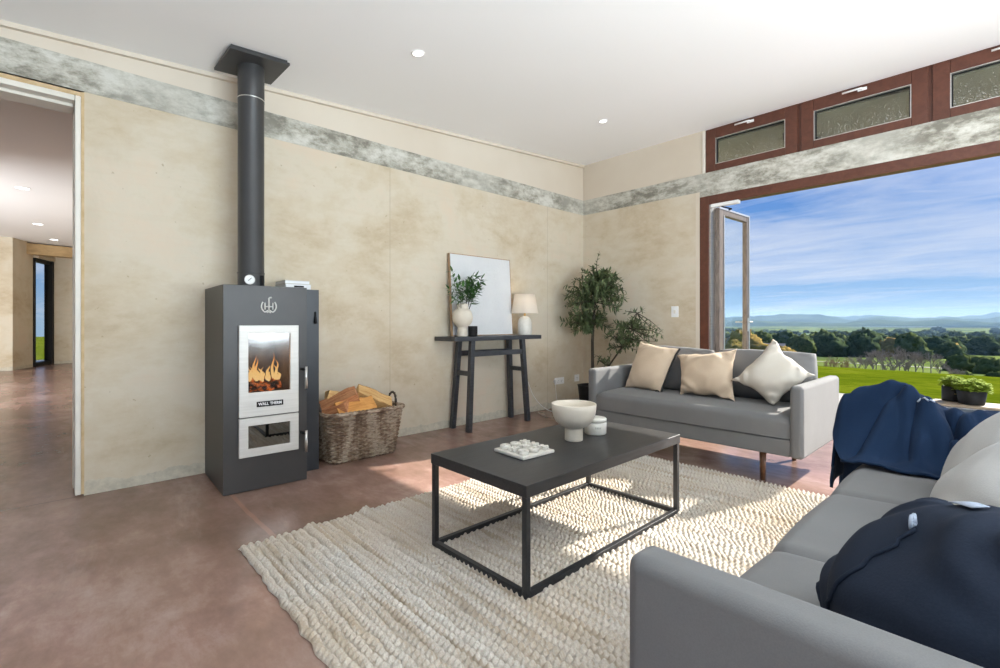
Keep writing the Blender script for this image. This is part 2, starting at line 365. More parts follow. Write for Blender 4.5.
# ------------------------------------------------------------------ mesh helpers
class MB:
    """collects vertices and faces, then links them as ONE mesh object"""
    def __init__(s): s.v = []; s.f = []; s.sm = []; s.mi = []
    def add(s, vs, fs, smooth=False, mi=0, mx=None):
        o = len(s.v)
        for p in vs:
            p = Vector(p)
            s.v.append(mx @ p if mx else p)
        for f in fs: s.f.append([i + o for i in f]); s.sm.append(smooth); s.mi.append(mi)
        return s
    def box(s, lo, hi, mx=None, mi=0):
        (a, b, c), (d, e, f) = lo, hi
        vs = [(a,b,c),(d,b,c),(d,e,c),(a,e,c),(a,b,f),(d,b,f),(d,e,f),(a,e,f)]
        return s.add(vs, [(0,3,2,1),(4,5,6,7),(0,1,5,4),(1,2,6,5),(2,3,7,6),(3,0,4,7)], False, mi, mx)
    def bar(s, p, q, w, h=None, up=(0, 0, 1), mi=0):
        p = Vector(p); q = Vector(q); h = h or w; d = (q - p).normalized(); u = Vector(up)
        if abs(d.dot(u)) > 0.99: u = Vector((0, 1, 0))
        a = d.cross(u).normalized(); b = a.cross(d).normalized()
        vs = [c + a * (i * w / 2) + b * (j * h / 2) for c in (p, q) for i, j in ((-1,-1),(1,-1),(1,1),(-1,1))]
        return s.add(vs, [(0,1,2,3)[::-1],(4,5,6,7),(0,1,5,4),(1,2,6,5),(2,3,7,6),(3,0,4,7)], False, mi)
    def tube(s, pts, r, n=8, cap=True, closed=False, mi=0, sy=1.0):
        pts = [Vector(p) for p in pts]; m = len(pts); rs = r if hasattr(r, '__len__') else [r] * m
        up = Vector((0, 0, 1)); vs = []; prev = None
        for i, p in enumerate(pts):
            a = pts[(i - 1) % m] if (closed or i > 0) else p; b = pts[(i + 1) % m] if (closed or i < m - 1) else p
            d = (b - a)
            d = d.normalized() if d.length > 1e-9 else Vector((0, 0, 1))
            if prev is None:
                u = up if abs(d.dot(up)) < 0.9 else Vector((1, 0, 0))
                x = d.cross(u).normalized()
            else:
                x = (prev - d * prev.dot(d))
                x = x.normalized() if x.length > 1e-6 else d.orthogonal().normalized()
            prev = x; y = d.cross(x)
            for k in range(n):
                t = 2 * PI * k / n; vs.append(p + (x * math.cos(t) + y * math.sin(t) * sy) * rs[i])
        fs = []
        for i in range(m if closed else m - 1):
            for k in range(n):
                i2 = (i + 1) % m
                fs.append((i*n+k, i*n+(k+1)%n, i2*n+(k+1)%n, i2*n+k))
        s.add(vs, fs, True, mi)
        if cap and not closed:
            o = len(s.v) - len(vs)
            s.f.append([o + k for k in range(n)][::-1]); s.sm.append(False); s.mi.append(mi)
            s.f.append([o + (m-1)*n + k for k in range(n)]); s.sm.append(False); s.mi.append(mi)
        return s
    def lathe(s, prof, n=40, c=(0, 0, 0), mi=0):
        vs = []; c = Vector(c)
        for r, z in prof:
            for k in range(n):
                t = 2*PI*k/n; vs.append(c + Vector((r*math.cos(t), r*math.sin(t), z)))
        fs = []
        for i in range(len(prof)-1):
            for k in range(n): fs.append((i*n+k, i*n+(k+1)%n, (i+1)*n+(k+1)%n, (i+1)*n+k))
        return s.add(vs, fs, True, mi)
    def grid(s, fn, nu, nv, closed_u=False, mi=0):
        vs = [fn(i/(nu if closed_u else nu-1), j/(nv-1)) for j in range(nv) for i in range(nu)]
        fs = []
        for j in range(nv-1):
            for i in range(nu if closed_u else nu-1):
                i2 = (i+1) % nu; fs.append((j*nu+i, j*nu+i2, (j+1)*nu+i2, (j+1)*nu+i))
        return s.add(vs, fs, True, mi)
    def build(s, name, m, parent=None, bevel=0, seg=2, loc=None, rot=None, smooth=None, solid=0, autosm=None):
        me = bpy.data.meshes.new(name); me.from_pydata([tuple(p) for p in s.v], [], s.f); me.update()
        sm = s.sm if smooth is None else [smooth]*len(s.f)
        me.polygons.foreach_set('use_smooth', sm)
        ms = m if isinstance(m, (list, tuple)) else [m]
        for k in ms: me.materials.append(k)
        if len(ms) > 1: me.polygons.foreach_set('material_index', s.mi)
        o = bpy.data.objects.new(name, me); col.objects.link(o)
        if parent: o.parent = parent
        if loc: o.location = loc
        if rot: o.rotation_euler = rot
        if solid:
            md = o.modifiers.new('solidify', 'SOLIDIFY'); md.thickness = solid; md.offset = 0
        if bevel:
            md = o.modifiers.new('bevel', 'BEVEL'); md.width = bevel; md.segments = seg; md.limit_method = 'ANGLE'; md.angle_limit = R(40)
            md.harden_normals = False
            me.polygons.foreach_set('use_smooth', [True]*len(s.f))
            w = o.modifiers.new('wn', 'WEIGHTED_NORMAL'); w.keep_sharp = True
        return o

def tag(o, label, cat, group=None):
    o['label'] = label; o['category'] = cat
    if group: o['group'] = group
    return o
def thing(name, label, cat, loc=(0, 0, 0), rotz=0, group=None):
    o = bpy.data.objects.new(name, None); o.empty_display_size = 0.1; col.objects.link(o)
    o.location = loc; o.rotation_euler = (0, 0, rotz)
    return tag(o, label, cat, group)
def struct(o, kind='structure'):
    o['kind'] = kind; return o
def copy_tree(o, parent=None):
    c = o.copy(); col.objects.link(c)
    if parent: c.parent = parent
    for ch in [k for k in o.children]: copy_tree(ch, c)
    return c
def text_mesh(body, size, ext=0.001):
    cu = bpy.data.curves.new('lettering', 'FONT'); cu.body = body; cu.size = size; cu.extrude = ext
    cu.align_x = 'CENTER'; cu.align_y = 'CENTER'; cu.offset = 0.0006
    o = bpy.data.objects.new('lettering', cu); col.objects.link(o)
    bpy.context.view_layer.update()
    me = bpy.data.meshes.new_from_object(o.evaluated_get(bpy.context.evaluated_depsgraph_get()))
    bpy.data.objects.remove(o); return me

# ================================================================== THE ROOM
XL, YW, XR, YB = -3.948, 5.229, 3.15, -3.15
cz = lambda y: 2.811 + 0.0703 * y
TW = 0.30
DY0, DY1, DZ = -1.25, 0.150, 2.475            # hall doorway in the left wall
BZ0, BZ1 = 2.512, 2.708                       # concrete bond beam
OX0, OX1, OZ = -2.36, 2.2, 2.452              # big opening in the window wall

struct(MB().box((-19, -6, -0.25), (XR+TW, YW+0.33, 0)).build('floor', FLOOR))
# sloping ceiling slab
m = MB(); y0, y1 = YB-TW, YW+0.3
m.add([(XL-TW, y0, cz(y0)), (XR+TW, y0, cz(y0)), (XR+TW, y1, cz(y1)), (XL-TW, y1, cz(y1)),
       (XL-TW, y0, cz(y0)+.25), (XR+TW, y0, cz(y0)+.25), (XR+TW, y1, cz(y1)+.25), (XL-TW, y1, cz(y1)+.25)],
      [(0,1,2,3),(4,7,6,5),(0,4,5,1),(1,5,6,2),(2,6,7,3),(3,7,4,0)])
struct(m.build('ceiling', CEIL))
# left wall
m = MB()
m.box((XL-TW, DY1, 0), (XL, YW+.3, BZ0)); m.box((XL-TW, YB-TW, 0), (XL, DY0, BZ0))
m.box((XL-TW, DY0, DZ+.05), (XL, DY1, BZ0))
wl = struct(m.build('wall_left', WALL))
struct(MB().box((XL-TW, YB-TW, BZ0), (XL+0.004, YW, BZ1)).build('bond_beam', BAND, wl))
m = MB(); a, b = YB-TW, YW+.3
m.add([(XL-TW,a,BZ1),(XL-.006,a,BZ1),(XL-.006,b,BZ1),(XL-TW,b,BZ1),(XL-TW,a,cz(a)),(XL-.006,a,cz(a)),(XL-.006,b,cz(b)),(XL-TW,b,cz(b))],
      [(0,3,2,1),(4,5,6,7),(0,1,5,4),(1,2,6,5),(2,3,7,6),(3,0,4,7)])
m.build('upper_wall', UPPER, wl)
# small white cornice along the left wall
m = MB(); m.bar((XL+.010, YB, cz(YB)-.014), (XL+.010, YW-.0, cz(YW)-.014), 0.032, 0.030)
struct(m.build('trim_1', UPPER))
# window wall
m = MB()
m.box((XL, YW, 0), (OX0-.045, YW+TW, BZ0)); m.box((OX1, YW, 0), (XR+TW, YW+TW, BZ0))
wr = struct(m.build('wall_right', WALL))
m = MB(); m.box((OX0-.045, YW-.003, 0), (OX0, YW+TW-.05, BZ0))
m.build('reveal', UPPER, wr)
m = MB(); m.box((OX0, YW-.003, OZ), (OX1, YW+TW-.05, BZ0))
m.build('lintel_face', BAND, wr)
MB().box((XL, YW-.004, BZ0), (XR+TW, YW+TW, BZ1)).build('bond_beam', BAND, wr)
m = MB(); m.box((XL, YW+.006, BZ1), (-2.33, YW+TW, 3.3)); m.box((1.42, YW+.006, BZ1), (XR+TW, YW+TW, 3.3))
m.build('upper_wall', UPPER, wr)
struct(MB().box((-2.33, YW-.004, BZ1), (-2.304, YW+.05, 3.178)).build('trim_2', WHITEPAINT))
# the walls behind the camera, each with a wide opening added to go with the fill lamps
m = MB()
m.box((XR, YB-TW, 0), (XR+TW, -.4, 3.3)); m.box((XR, 3.6, 0), (XR+TW, YW, 3.3)); m.box((XR, -.4, 0), (XR+TW, 3.6, .3)); m.box((XR, -.4, 2.6), (XR+TW, 3.6, 3.3))
struct(m.build('wall_east', WALL))
m = MB()
m.box((XL, YB-TW, 0), (-2.1, YB, 3.0)); m.box((2.5, YB-TW, 0), (XR, YB, 3.0)); m.box((-2.1, YB-TW, 0), (2.5, YB, .3)); m.box((-2.1, YB-TW, 2.6), (2.5, YB, 3.0))
struct(m.build('wall_south', WALL))

def casement(name, x0, x1, z0, z1, y, fw=(0.105, 0.105, 0.08), handle=True, glass=DUSTGLASS):
    w = MB(); d = 0.075; sd_, tp, bt = fw[0], fw[1], fw[2]
    w.box((x0, y, z0), (x0+sd_, y+d, z1)); w.box((x1-sd_, y, z0), (x1, y+d, z1))
    w.box((x0+sd_, y, z1-tp), (x1-sd_, y+d, z1)); w.box((x0+sd_, y, z0), (x1-sd_, y+d, z0+bt))
    o = struct(w.build(name, FRAMEWOOD, bevel=0.005))
    g = MB(); gx0, gx1, gz0, gz1 = x0+sd_, x1-sd_, z0+bt, z1-tp
    g.box((gx0, y+.045, gz0), (gx1, y+.051, gz1)); g.build('pane', glass, o)
    b = MB(); e = 0.011
    for yy, e in ((y+.008, .007),):
        b.box((gx0, yy, gz0), (gx0+e, y+.044, gz1)); b.box((gx1-e, yy, gz0), (gx1, y+.044, gz1))
        b.box((gx0+e, yy, gz0), (gx1-e, y+.044, gz0+e)); b.box((gx0+e, yy, gz1-e), (gx1-e, y+.044, gz1))
    b.build('glazing_bead', SILVER, o)
    b = MB(); e, q = .007, .016
    b.box((gx0+e, y+.034, gz0+e), (gx0+q, y+.0445, gz1-e)); b.box((gx1-q, y+.034, gz0+e), (gx1-e, y+.0445, gz1-e))
    b.box((gx0+q, y+.034, gz0+e), (gx1-q, y+.0445, gz0+q)); b.box((gx0+q, y+.034, gz1-q), (gx1-q, y+.0445, gz1-e))
    b.build('gasket', BLACK, o)
    if handle:
        cx = (x0+x1)/2 - 0.0; zt = z1 - 0.036
        h = MB(); h.box((cx-.012, y-.012, zt-.013), (cx+.055, y, zt+.013)); h.build('handle_plate', WHITEPL, o, bevel=.003)
        h = MB(); h.tube([(cx+.02, y-.012, zt), (cx+.02, y-.034, zt), (cx-.005, y-.040, zt-.001), (cx-.12, y-.040, zt-.004)], .0085, 8); h.build('handle', WHITEPL, o)
    return o
casement('window_1', -2.304, -1.418, BZ1, 3.174, YW+.012)
casement('window_2', -1.388, -.475, BZ1, 3.174, YW+.012)
casement('window_3', -.448, .465, BZ1, 3.174, YW+.012)
casement('window_4', .493, 1.42, BZ1, 3.174, YW+.012)
m = MB()
for x0, x1 in ((-1.418, -1.388), (-.475, -.448), (.465, .493)): m.box((x0, YW+.030, BZ1), (x1, YW+.085, 3.174))
m.box((-2.304, YW+.02, 3.174), (1.42, YW+.2, 3.30))
struct(m.build('trim_3', FRAMEWOOD))

# terrace opening: jamb and head of stained timber
m = MB(); m.box((OX0, YW-.006, -.02), (OX0+.098, YW+.10, OZ)); m.box((OX0+.098, YW-.006, OZ-.095), (OX1, YW+.10, OZ))
m.box((OX1, YW-.006, -.02), (OX1+.08, YW+.10, OZ))
dr = struct(m.build('door_1', FRAMEWOOD, bevel=.003))
m = MB(); m.box((OX0+.099, YW+.012, 0.0), (OX0+.118, YW+.115, OZ-.096)); m.build('jamb_channel', SILVER, dr)
m = MB(); m.box((OX0+.12, YW-.002, OZ-.128), (-1.955, YW+.06, OZ-.082)); m.build('door_closer', WHITEPL, dr, bevel=.003)
m = MB(); m.bar((-2.14, YW+.03, OZ-.13), (-2.05, YW+.07, OZ-.165), .012); m.bar((-2.05, YW+.07, OZ-.165), (-2.10, YW+.13, OZ-.16), .012); m.build('closer_arm', BLACK, dr)
m = MB(); m.box((OX0, YW-.0, -.03), (OX1, YW+.32, .012)); m.build('threshold', SILVER, dr)
# the glazed leaf, swung outwards
lf = MB(); L, HZ = 0.745, 2.335
sw = 0.072; th = 0.052
lf.box((0, 0, .02), (th, sw+.03, HZ)); lf.box((0, L-sw, .02), (th, L, HZ)); lf.box((0, sw+.03, HZ-.075), (th, L-sw, HZ)); lf.box((0, sw+.03, .02), (th, L-sw, .14))
leaf_o = struct(lf.build('door_2', mat('weathered_brown_joinery', wood_fn((0.10, 0.078, 0.064), (0.19, 0.145, 0.115), (10, 10, 2), 4, 0.4)), bevel=.006))
leaf_o.location = (-2.245, YW+.115, 0); leaf_o.rotation_euler = (0, 0, R(-3.5))
g = MB(); g.box((.022, sw+.03, .14), (.030, L-sw, HZ-.075)); g.build('pane', GLASS, leaf_o)
g = MB()
for x in (-.004, th-.008):
    g.box((x, 0, HZ-.012), (x+.012, L, HZ+.006)); g.box((x, sw+.03, .14), (x+.012, sw+.046, HZ-.075)); g.box((x, L-.018, .02), (x+.012, L+.004, HZ))
g.build('metal_cladding', SILVER, leaf_o)
g = MB()
for z in (.25, 1.2, 2.1): g.tube([(-.012, -.01, z-.04), (-.012, -.01, z+.04)], .012, 10)
g.build('hinge', BLACK, leaf_o)
g = MB(); g.box((th, L-.055, .97), (th+.006, L-.025, 1.13)); g.tube([(th, L-.04, 1.08), (th+.05, L-.04, 1.08), (th+.05, L-.15, 1.08)], .008, 8)
g.box((-.006, L-.055, .97), (0, L-.025, 1.13)); g.tube([(0, L-.04, 1.08), (-.045, L-.04, 1.08), (-.045, L-.13, 1.08)], .008, 8)
g.build('handle', SILVER, leaf_o)

# eave over the terrace
m = MB(); m.box((-6, YW+.31, 3.13), (4, 6.42, 3.16)); ev = struct(m.build('eave_soffit', SOFFIT))
m = MB(); m.box((-6, 6.42, 3.09), (4, 6.45, 3.36)); m.box((-6, YW+.3, 3.36), (4, 6.45, 3.40)); m.build('fascia', FRAMEWOOD, ev)
m = MB(); m.bar((-1.62, YW+.36, 3.02), (-1.45, 6.40, 3.11), .05, .07); m.build('eave_strut', DARKWOOD, ev)
# hall doorway lining
m = MB()
m.box((XL-.16, DY1-.042, 0.012), (XL+.012, DY1-.014, DZ)); m.box((XL-.16, DY0+.004, 0.012), (XL+.012, DY0+.032, DZ)); m.box((XL-.16, DY0+.033, DZ-.034), (XL+.0115, DY1-.043, DZ))
hd = struct(m.build('door_3', WHITEPAINT, bevel=.004))
m = MB(); m.box((XL-.28, DY1-.046, 0.012), (XL-.17, DY1-.020, DZ-.03)); m.box((XL-.199, DY0+.033, DZ-.056), (XL-.051, DY1-.047, DZ-.035)); m.build('door_stop', WHITEPAINT, hd, bevel=.003)
m = MB(); m.box((XL-.02, DY1-.013, 0.012), (XL+.004, DY1+.002, DZ+.03)); m.box((XL-.02, DY0, DZ+.002), (XL+.0035, DY1-.0135, DZ+.028)); m.build('raw_edge', TANEDGE, hd)

# ---- hall beyond the doorway
HC = 2.96
m = MB(); m.box((-19, -6, HC), (XL-TW, 5, HC+.2)); struct(m.build('ceiling_hall', CEIL))
HALLW = WALL
m = MB(); m.box((-15.6, -6, 0), (-15.2, -.62, HC))
m.add([(-15.2,-.62,0),(-16.07,-.31,0),(-16.2,-.7,0),(-15.6,-.9,0),(-15.2,-.62,HC),(-16.07,-.31,HC),(-16.2,-.7,HC),(-15.6,-.9,HC)],
      [(0,3,2,1),(4,5,6,7),(0,1,5,4),(1,2,6,5),(2,3,7,6),(3,0,4,7)])
struct(m.build('wall_hall', HALLW))
m = MB(); m.box((-17.5, .03, 0), (-16.9, 5, HC))
m.box((-16.9, 1.5, 0), (XL-TW, 1.8, HC)); struct(m.build('wall_hall_end', HALLW))
m = MB(); m.box((-19, -4.4, 0), (-11.6, -4.1, HC)); m.box((-6.4, -4.4, 0), (XL-TW, -4.1, HC)); m.box((-11.6, -4.4, 2.6), (-6.4, -4.1, HC)); m.box((-11.6, -4.4, 0), (-6.4, -4.1, .3))
struct(m.build('wall_hall_south', HALLW))
m = MB(); m.add([(-15.7,-.75,2.68),(-16.2,1.6,2.68),(-16.5,1.6,2.68),(-16.0,-.75,2.68),(-15.7,-.75,2.93),(-16.2,1.6,2.93),(-16.5,1.6,2.93),(-16.0,-.75,2.93)],
      [(0,3,2,1),(4,5,6,7),(0,1,5,4),(1,2,6,5),(2,3,7,6),(3,0,4,7)])
struct(m.build('beam_hall', mat('honey_lintel', wood_fn((0.34, 0.22, 0.10), (0.50, 0.34, 0.17), (3, 1, 3), 3, 0.6))))
A = Vector((-16.09, -.31, 0)); B = Vector((-16.95, .0, 0)); dd = (B-A).normalized(); ZT = 2.62
m = MB()
for tt, ww in ((0.02, .05), ((B-A).length-.09, .16)): m.bar(A+dd*tt+Vector((0,0,.0)), A+dd*tt+Vector((0,0,ZT)), ww, .10, up=dd)
m.bar(A+Vector((0,0,ZT-.04)), B+Vector((0,0,ZT-.04)), .10, .09); m.bar(A+Vector((0,0,.05)), B+Vector((0,0,.05)), .10, .09)
w5 = struct(m.build('window_5', BLACK))
m = MB(); m.bar(A+dd*.08+Vector((0,0,ZT/2)), B-dd*.1+Vector((0,0,ZT/2)), .008, ZT-.1); m.build('pane', GLASS, w5)
m = MB(); m.bar(A+Vector((0,0,(ZT+HC)/2+.01)), B+Vector((0,0,(ZT+HC)/2+.01)), .2, HC-ZT); struct(m.build('wall_hall_lintel', HALLW))

# ------------------------------------------------------------------ lights in the ceiling
SLOPE = math.atan(0.0703)
def downlight(x, y, z, tilt, label, r=.046):
    t = thing('downlight', label, 'ceiling light', (x, y, z), 0, None); t.rotation_euler = (tilt, 0, 0)
    MB().lathe([(r, -.0005), (r, -.005), (r-.004, -.008), (r-.010, -.007), (r-.012, -.002)], 32).build('trim_ring', WHITEPL, t)
    MB().lathe([(r-.012, -.0045), (0.0001, -.0045)], 32).build('diffuser', LED, t)
    return t
dl1 = downlight(-2.813, 1.855, cz(1.855), SLOPE, 'round downlight in the living room ceiling nearest the flue')
dl2 = downlight(-2.808, 4.042, cz(4.042), SLOPE, 'round downlight in the ceiling above the far grey sofa near the corner')
dl1['group'] = dl2['group'] = 'living room downlights'
hk = (HC-1.08)/(2.7-1.08)
for (x, y), lb in (((-8.18, -.25), 'nearest and highest of the three hall downlights seen through the doorway'),
                   ((-11.01, -.155), 'middle one of the three hall downlights seen through the doorway'),
                   ((-12.87, .046), 'farthest hall downlight, just above the wooden lintel')):
    t = downlight(x*hk, y*hk, HC, 0, lb, .085); t['group'] = 'hall downlights'

# ================================================================== WOOD STOVE
def stove():
    t = thing('wood_stove', 'tall anthracite wood stove with two silver doors and a fire burning', 'stove', (-3.934, .802, 0), R(-2.4))
    D = .604; W = .506; H = 1.314                    # local: x depth towards room, y width
    def plate(x0, x1, ys, zs, holes, m):
        """one plate with rectangular openings (cells of the ys/zs grid left out)"""
        ny, nz = len(ys), len(zs); o = len(m.v); N = ny*nz
        vs = [(x, y, z) for x in (x0, x1) for z in zs for y in ys]
        V = lambda k, i, j: k*N+j*ny+i
        fs = []
        solid = lambda i, j: 0 <= i < ny-1 and 0 <= j < nz-1 and (i, j) not in holes
        for j in range(nz-1):
            for i in range(ny-1):
                if not solid(i, j): continue
                fs.append((V(1,i,j), V(1,i+1,j), V(1,i+1,j+1), V(1,i,j+1))); fs.append((V(0,i,j), V(0,i,j+1), V(0,i+1,j+1), V(0,i+1,j)))
                if not solid(i, j-1): fs.append((V(0,i,j), V(0,i+1,j), V(1,i+1,j), V(1,i,j)))
                if not solid(i, j+1): fs.append((V(0,i,j+1), V(1,i,j+1), V(1,i+1,j+1), V(0,i+1,j+1)))
                if not solid(i-1, j): fs.append((V(0,i,j), V(1,i,j), V(1,i,j+1), V(0,i,j+1)))
                if not solid(i+1, j): fs.append((V(0,i+1,j), V(0,i+1,j+1), V(1,i+1,j+1), V(1,i+1,j)))
        m.add(vs, fs)
    m = MB()
    m.box((0, 0, 0.004), (D-.0205, .012, H)); m.box((0, W-.012, 0.004), (D-.0205, W, H)); m.box((0, .012, H-.012), (D-.0205, W-.012, H)); m.box((0, .012, 0.004), (.012, W-.012, H-.012))
    m.box((.012, .012, .004), (D-.0205, W-.012, .03))
    plate(D-.02, D, [0, .13, .40, W], [.004, .26, .43, .61, 1.03, H], {(1, 1), (1, 3)}, m)
    m.build('body', STOVEBLACK, t, bevel=.0015)
    f = MB(); y0, y1, z0, z1, xb = .118, .408, .60, 1.045, .20
    f.box((xb, y0, z0), (xb+.01, y1, z1)); f.box((xb, y0-.01, z0), (D-.021, y0, z1)); f.box((xb, y1, z0), (D-.021, y1+.01, z1)); f.box((xb, y0, z0-.01), (D-.021, y1, z0)); f.box((xb, y0, z1), (D-.021, y1, z1+.01))
    f.build('firebox', FIREBRICK, t)
    f = MB(); z0, z1 = .25, .44
    f.box((xb, y0, z0), (xb+.01, y1, z1)); f.box((xb, y0-.01, z0), (D-.021, y0, z1)); f.box((xb, y1, z0), (D-.021, y1+.01, z1)); f.box((xb, y0, z0-.01), (D-.021, y1, z0)); f.box((xb, y0, z1), (D-.021, y1, z1+.01))
    f.build('lower_chamber', BLACK, t)
    def door(name, z0, z1, gz0, gz1, hz0, hz1, gm):
        y0, y1, g0, g1 = .083, .444, .136, .390
        m = MB(); plate(D+.002, D+.026, [y0, g0, g1, y1], [z0, gz0, gz1, z1], {(1, 1)}, m)
        d = m.build(name, STEELDOOR, t, bevel=.003)
        m = MB(); m.box((D+.008, g0, gz0), (D+.014, g1, gz1)); m.build('pane', gm, d)
        m = MB()
        yh = .481; xh = D+.062
        m.tube([(xh, yh, hz0), (xh, yh, hz1)], .0085, 12); h = m.build('handle', SILVER, d)
        m = MB(); zc = hz1-.02 if name == 'door' else hz1-.02
        m.tube([(D+.002, yh-.012, zc), (D+.040, yh-.012, zc), (xh, yh, zc)], .009, 8); m.build('latch', BLACK, d)
        return d
    d1 = door('door', .477, 1.058, .630, 1.008, .633, .780, STOVEGLASS)
    d2 = door('ash_door', .224, .470, .274, .420, .207, .350, ASHGLASS)
    m = MB(); m.box((D+.026, .183, .536), (D+.030, .344, .570)); npl = m.build('nameplate', BLACK, d1, bevel=.001)
    for body, yc, sz in (('WALL', .2235, .0225), ('THERM', .298, .0225)):
        me = text_mesh(body, sz, .0006); me.materials.append(WHITEPL)
        o = bpy.data.objects.new('lettering', me); col.objects.link(o); o.parent = npl
        o.matrix_local = Matrix.Translation((D+.0306, yc, .553)) @ Matrix(((0,0,1,0),(1,0,0,0),(0,1,0,0),(0,0,0,1)))
        o.scale = (1.0, 1.12, 1)
    # round monogram emblem on the front
    c = Vector((D+.004, .262, 1.182)); r = .045
    def P(a, b): return c + Vector((0, a, b))
    m = MB(); w = .0042
    for s in (-1, 1):
        m.tube([P(s*r*math.cos(q), r*math.sin(q)) for q in [R(38 - k*(95/14)) for k in range(15)]] + [P(s*.016, -.034), P(s*.006, -.026)], w, 8)
        m.tube([P(s*.024, .024), P(s*.024, -.022)], w, 8)
    m.tube([P(-.024, -.002), P(.024, -.002)], w*.8, 8)
    m.tube([P(0, -.028), P(0, .052), P(.006, .057), P(.017, .058)], w*1.2, 8); m.tube([P(-.012, -.042), P(0, -.034), P(.012, -.042)], w, 8)
    m.build('emblem', STEELDOOR, t)
    # side panel set back from the front
    m = MB(); m.box((.0, W+.003, .004), (D-.172, .652, 1.315)); sp = m.build('side_panel', PANELBLACK, t, bevel=.003)
    m = MB(); m.tube([(D-.172, .622, 1.150), (D-.162, .622, 1.152), (D-.160, .622, 1.125), (D-.156, .622, 1.075), (D-.166, .622, 1.07)], [.004, .005, .006, .011, .006], 8); m.build('panel_handle', BLACK, sp)
    # fire
    fx = D-.19
    for k, (y0, y1, z, rr, dx) in enumerate(((.16, .37, .640, .032, .06), (.15, .33, .690, .028, .0), (.22, .385, .668, .030, -.02))):
        m = MB(); pts = [(fx+dx-.02*k, y0+(y1-y0)*q/6, z+.008*math.sin(q*1.3+k)+(.012*q/6 if k != 1 else -.01*q/6)) for q in range(7)]
        m.tube(pts, [rr*(.9+.12*math.sin(q*2.1+k)) for q in range(7)], 10); m.build('burning_log', EMBER, t)
    rnd = random.Random(4)
    for k in range(17):
        y = .165+.215*k/16+rnd.uniform(-.008, .008); hh = (.055+.06*rnd.random())+(.095 if k in (3, 4, 12) else .03 if k in (2, 5, 11, 13) else 0); w_ = rnd.uniform(.010, .017)
        m = MB(); ph = rnd.random()*6; fx2 = fx+rnd.uniform(-.01, .07); n = 14
        pts = [(.012*math.sin(ph+q*.55)*q/n, .016*math.sin(ph*2+q*.5)*(q/n)**1.3, hh*q/n) for q in range(n+1)]
        rs = [w_*(math.sin(PI*min(1, (q/n)**.55))*.95+.01)*(1-.35*q/n) for q in range(n+1)]
        m.tube(pts, rs, 10, sy=1.0); m.build('flame', FLAME, t, loc=(fx2, y, .675+rnd.uniform(0, .02)))
    l = bpy.data.lights.new('fire_light', 'POINT'); l.energy = 1.4; l.color = (1, .5, .2); l.shadow_soft_size = .05
    lo = bpy.data.objects.new('fire_light', l); col.objects.link(lo); lo.location = (XL+.012+fx+.08, 1.04, .86)
    return t
stove()
FX, FY = -3.63, 1.02
def flue():
    zt = cz(FY)-.0
    t = thing('flue_pipe', 'black round flue pipe rising from the stove to a square ceiling plate', 'flue', (FX, FY, 1.316))
    h = zt-1.316; r = .084
    m = MB(); m.lathe([(r, .001), (r, .098), (r-.001, .100), (r-.001, h-.27), (r, h-.268), (r, h-.02)], 48); m.lathe([(r, .001), (0.001, .001)], 48); m.build('pipe', FLUEBLACK, t)
    MB().lathe([(r+.0008, h-.262), (r+.0025, h-.260), (r+.0025, h-.2565), (r+.0008, h-.2545)], 48).build('joint_ring', SILVER, t)
    MB().lathe([(r+.001, .099), (r+.003, .101), (r+.003, .105), (r+.001, .107)], 48).build('sleeve_rim', FLUEBLACK, t)
    s = .189; m = MB(); m.box((-s, -s, -.034), (s, s, -.016)); p = m.build('ceiling_plate', FLUEBLACK, t, bevel=.002, loc=(0.012, .0, h), rot=(SLOPE, 0, R(1)))
    m = MB(); m.box((-s+.012, -s+.012, -.016), (s-.012, s-.012, .001)); m.build('spacer_plate', FLUEBLACK, p)
    # thermometer faces the room
    m = MB(); ax = Vector((.93, -.36, 0)).normalized()
    m.tube([ax*(r-.004)+Vector((0,0,.052)), ax*(r+.012)+Vector((0,0,.052))], .032, 28); g = m.build('gauge_body', SILVER, t)
    m = MB(); m.tube([ax*(r+.012)+Vector((0,0,.052)), ax*(r+.0135)+Vector((0,0,.052))], .0275, 28); m.build('dial', WHITEPL, g)
    sd_ = ax.cross(Vector((0,0,1))); c = ax*(r+.0142)+Vector((0,0,.052))
    m = MB(); m.bar(c-sd_*.012+Vector((0,0,.012)), c+sd_*.008-Vector((0,0,.008)), .0015, .003); m.build('needle', BLACK, g)
    ay = Vector((.80, .55, 0)).normalized()
    m = MB(); m.bar(ay*(r+.003)+Vector((0,0,.005)), ay*(r+.003)+Vector((0,0,.085)), .022, .012, up=ay); m.build('damper_lever', BLACK, t)
flue()
def book(name, lab, loc, L, W, H, rz, cover, pages):
    t = thing(name, lab, 'book', loc, rz)
    m = MB(); m.box((0, 0, .0005), (W, L, .003)); m.box((0, 0, H-.003), (W, L, H)); m.box((0, 0, .003), (.004, L, H-.003)); m.build('cover', cover, t)
    m = MB(); m.box((.005, .003, .003), (W-.004, L-.003, H-.003)); m.build('pages', pages, t)
    return t
BOOKC = M('silver_grey_book_cover', (0.50, 0.48, 0.42), (0.56, 0.54, 0.48), scale=8, rough=0.5)
PAGES = M('white_book_pages', (0.70, 0.71, 0.72), (0.80, 0.80, 0.81), scale=2, stretch=(1, 1, 120), rough=0.7)
bk = book('book', 'pale grey hardback book lying flat on the stove top right of the flue', (-3.85, 1.250, 1.3155), .185, .25, .044, R(-2), BOOKC, PAGES)
m = MB(); m.box((.250, .060, .020), (.2515, .130, .032)); m.build('title_mark', BLACK, bk)
bk['group'] = 'books on the stove'
bk2 = book('book', 'white paperback book lying on top of the pale grey hardback by the flue', (-3.848, 1.253, 1.360), .178, .24, .026, R(-3), BOOKC, PAGES)

bk2['group'] = 'books on the stove'
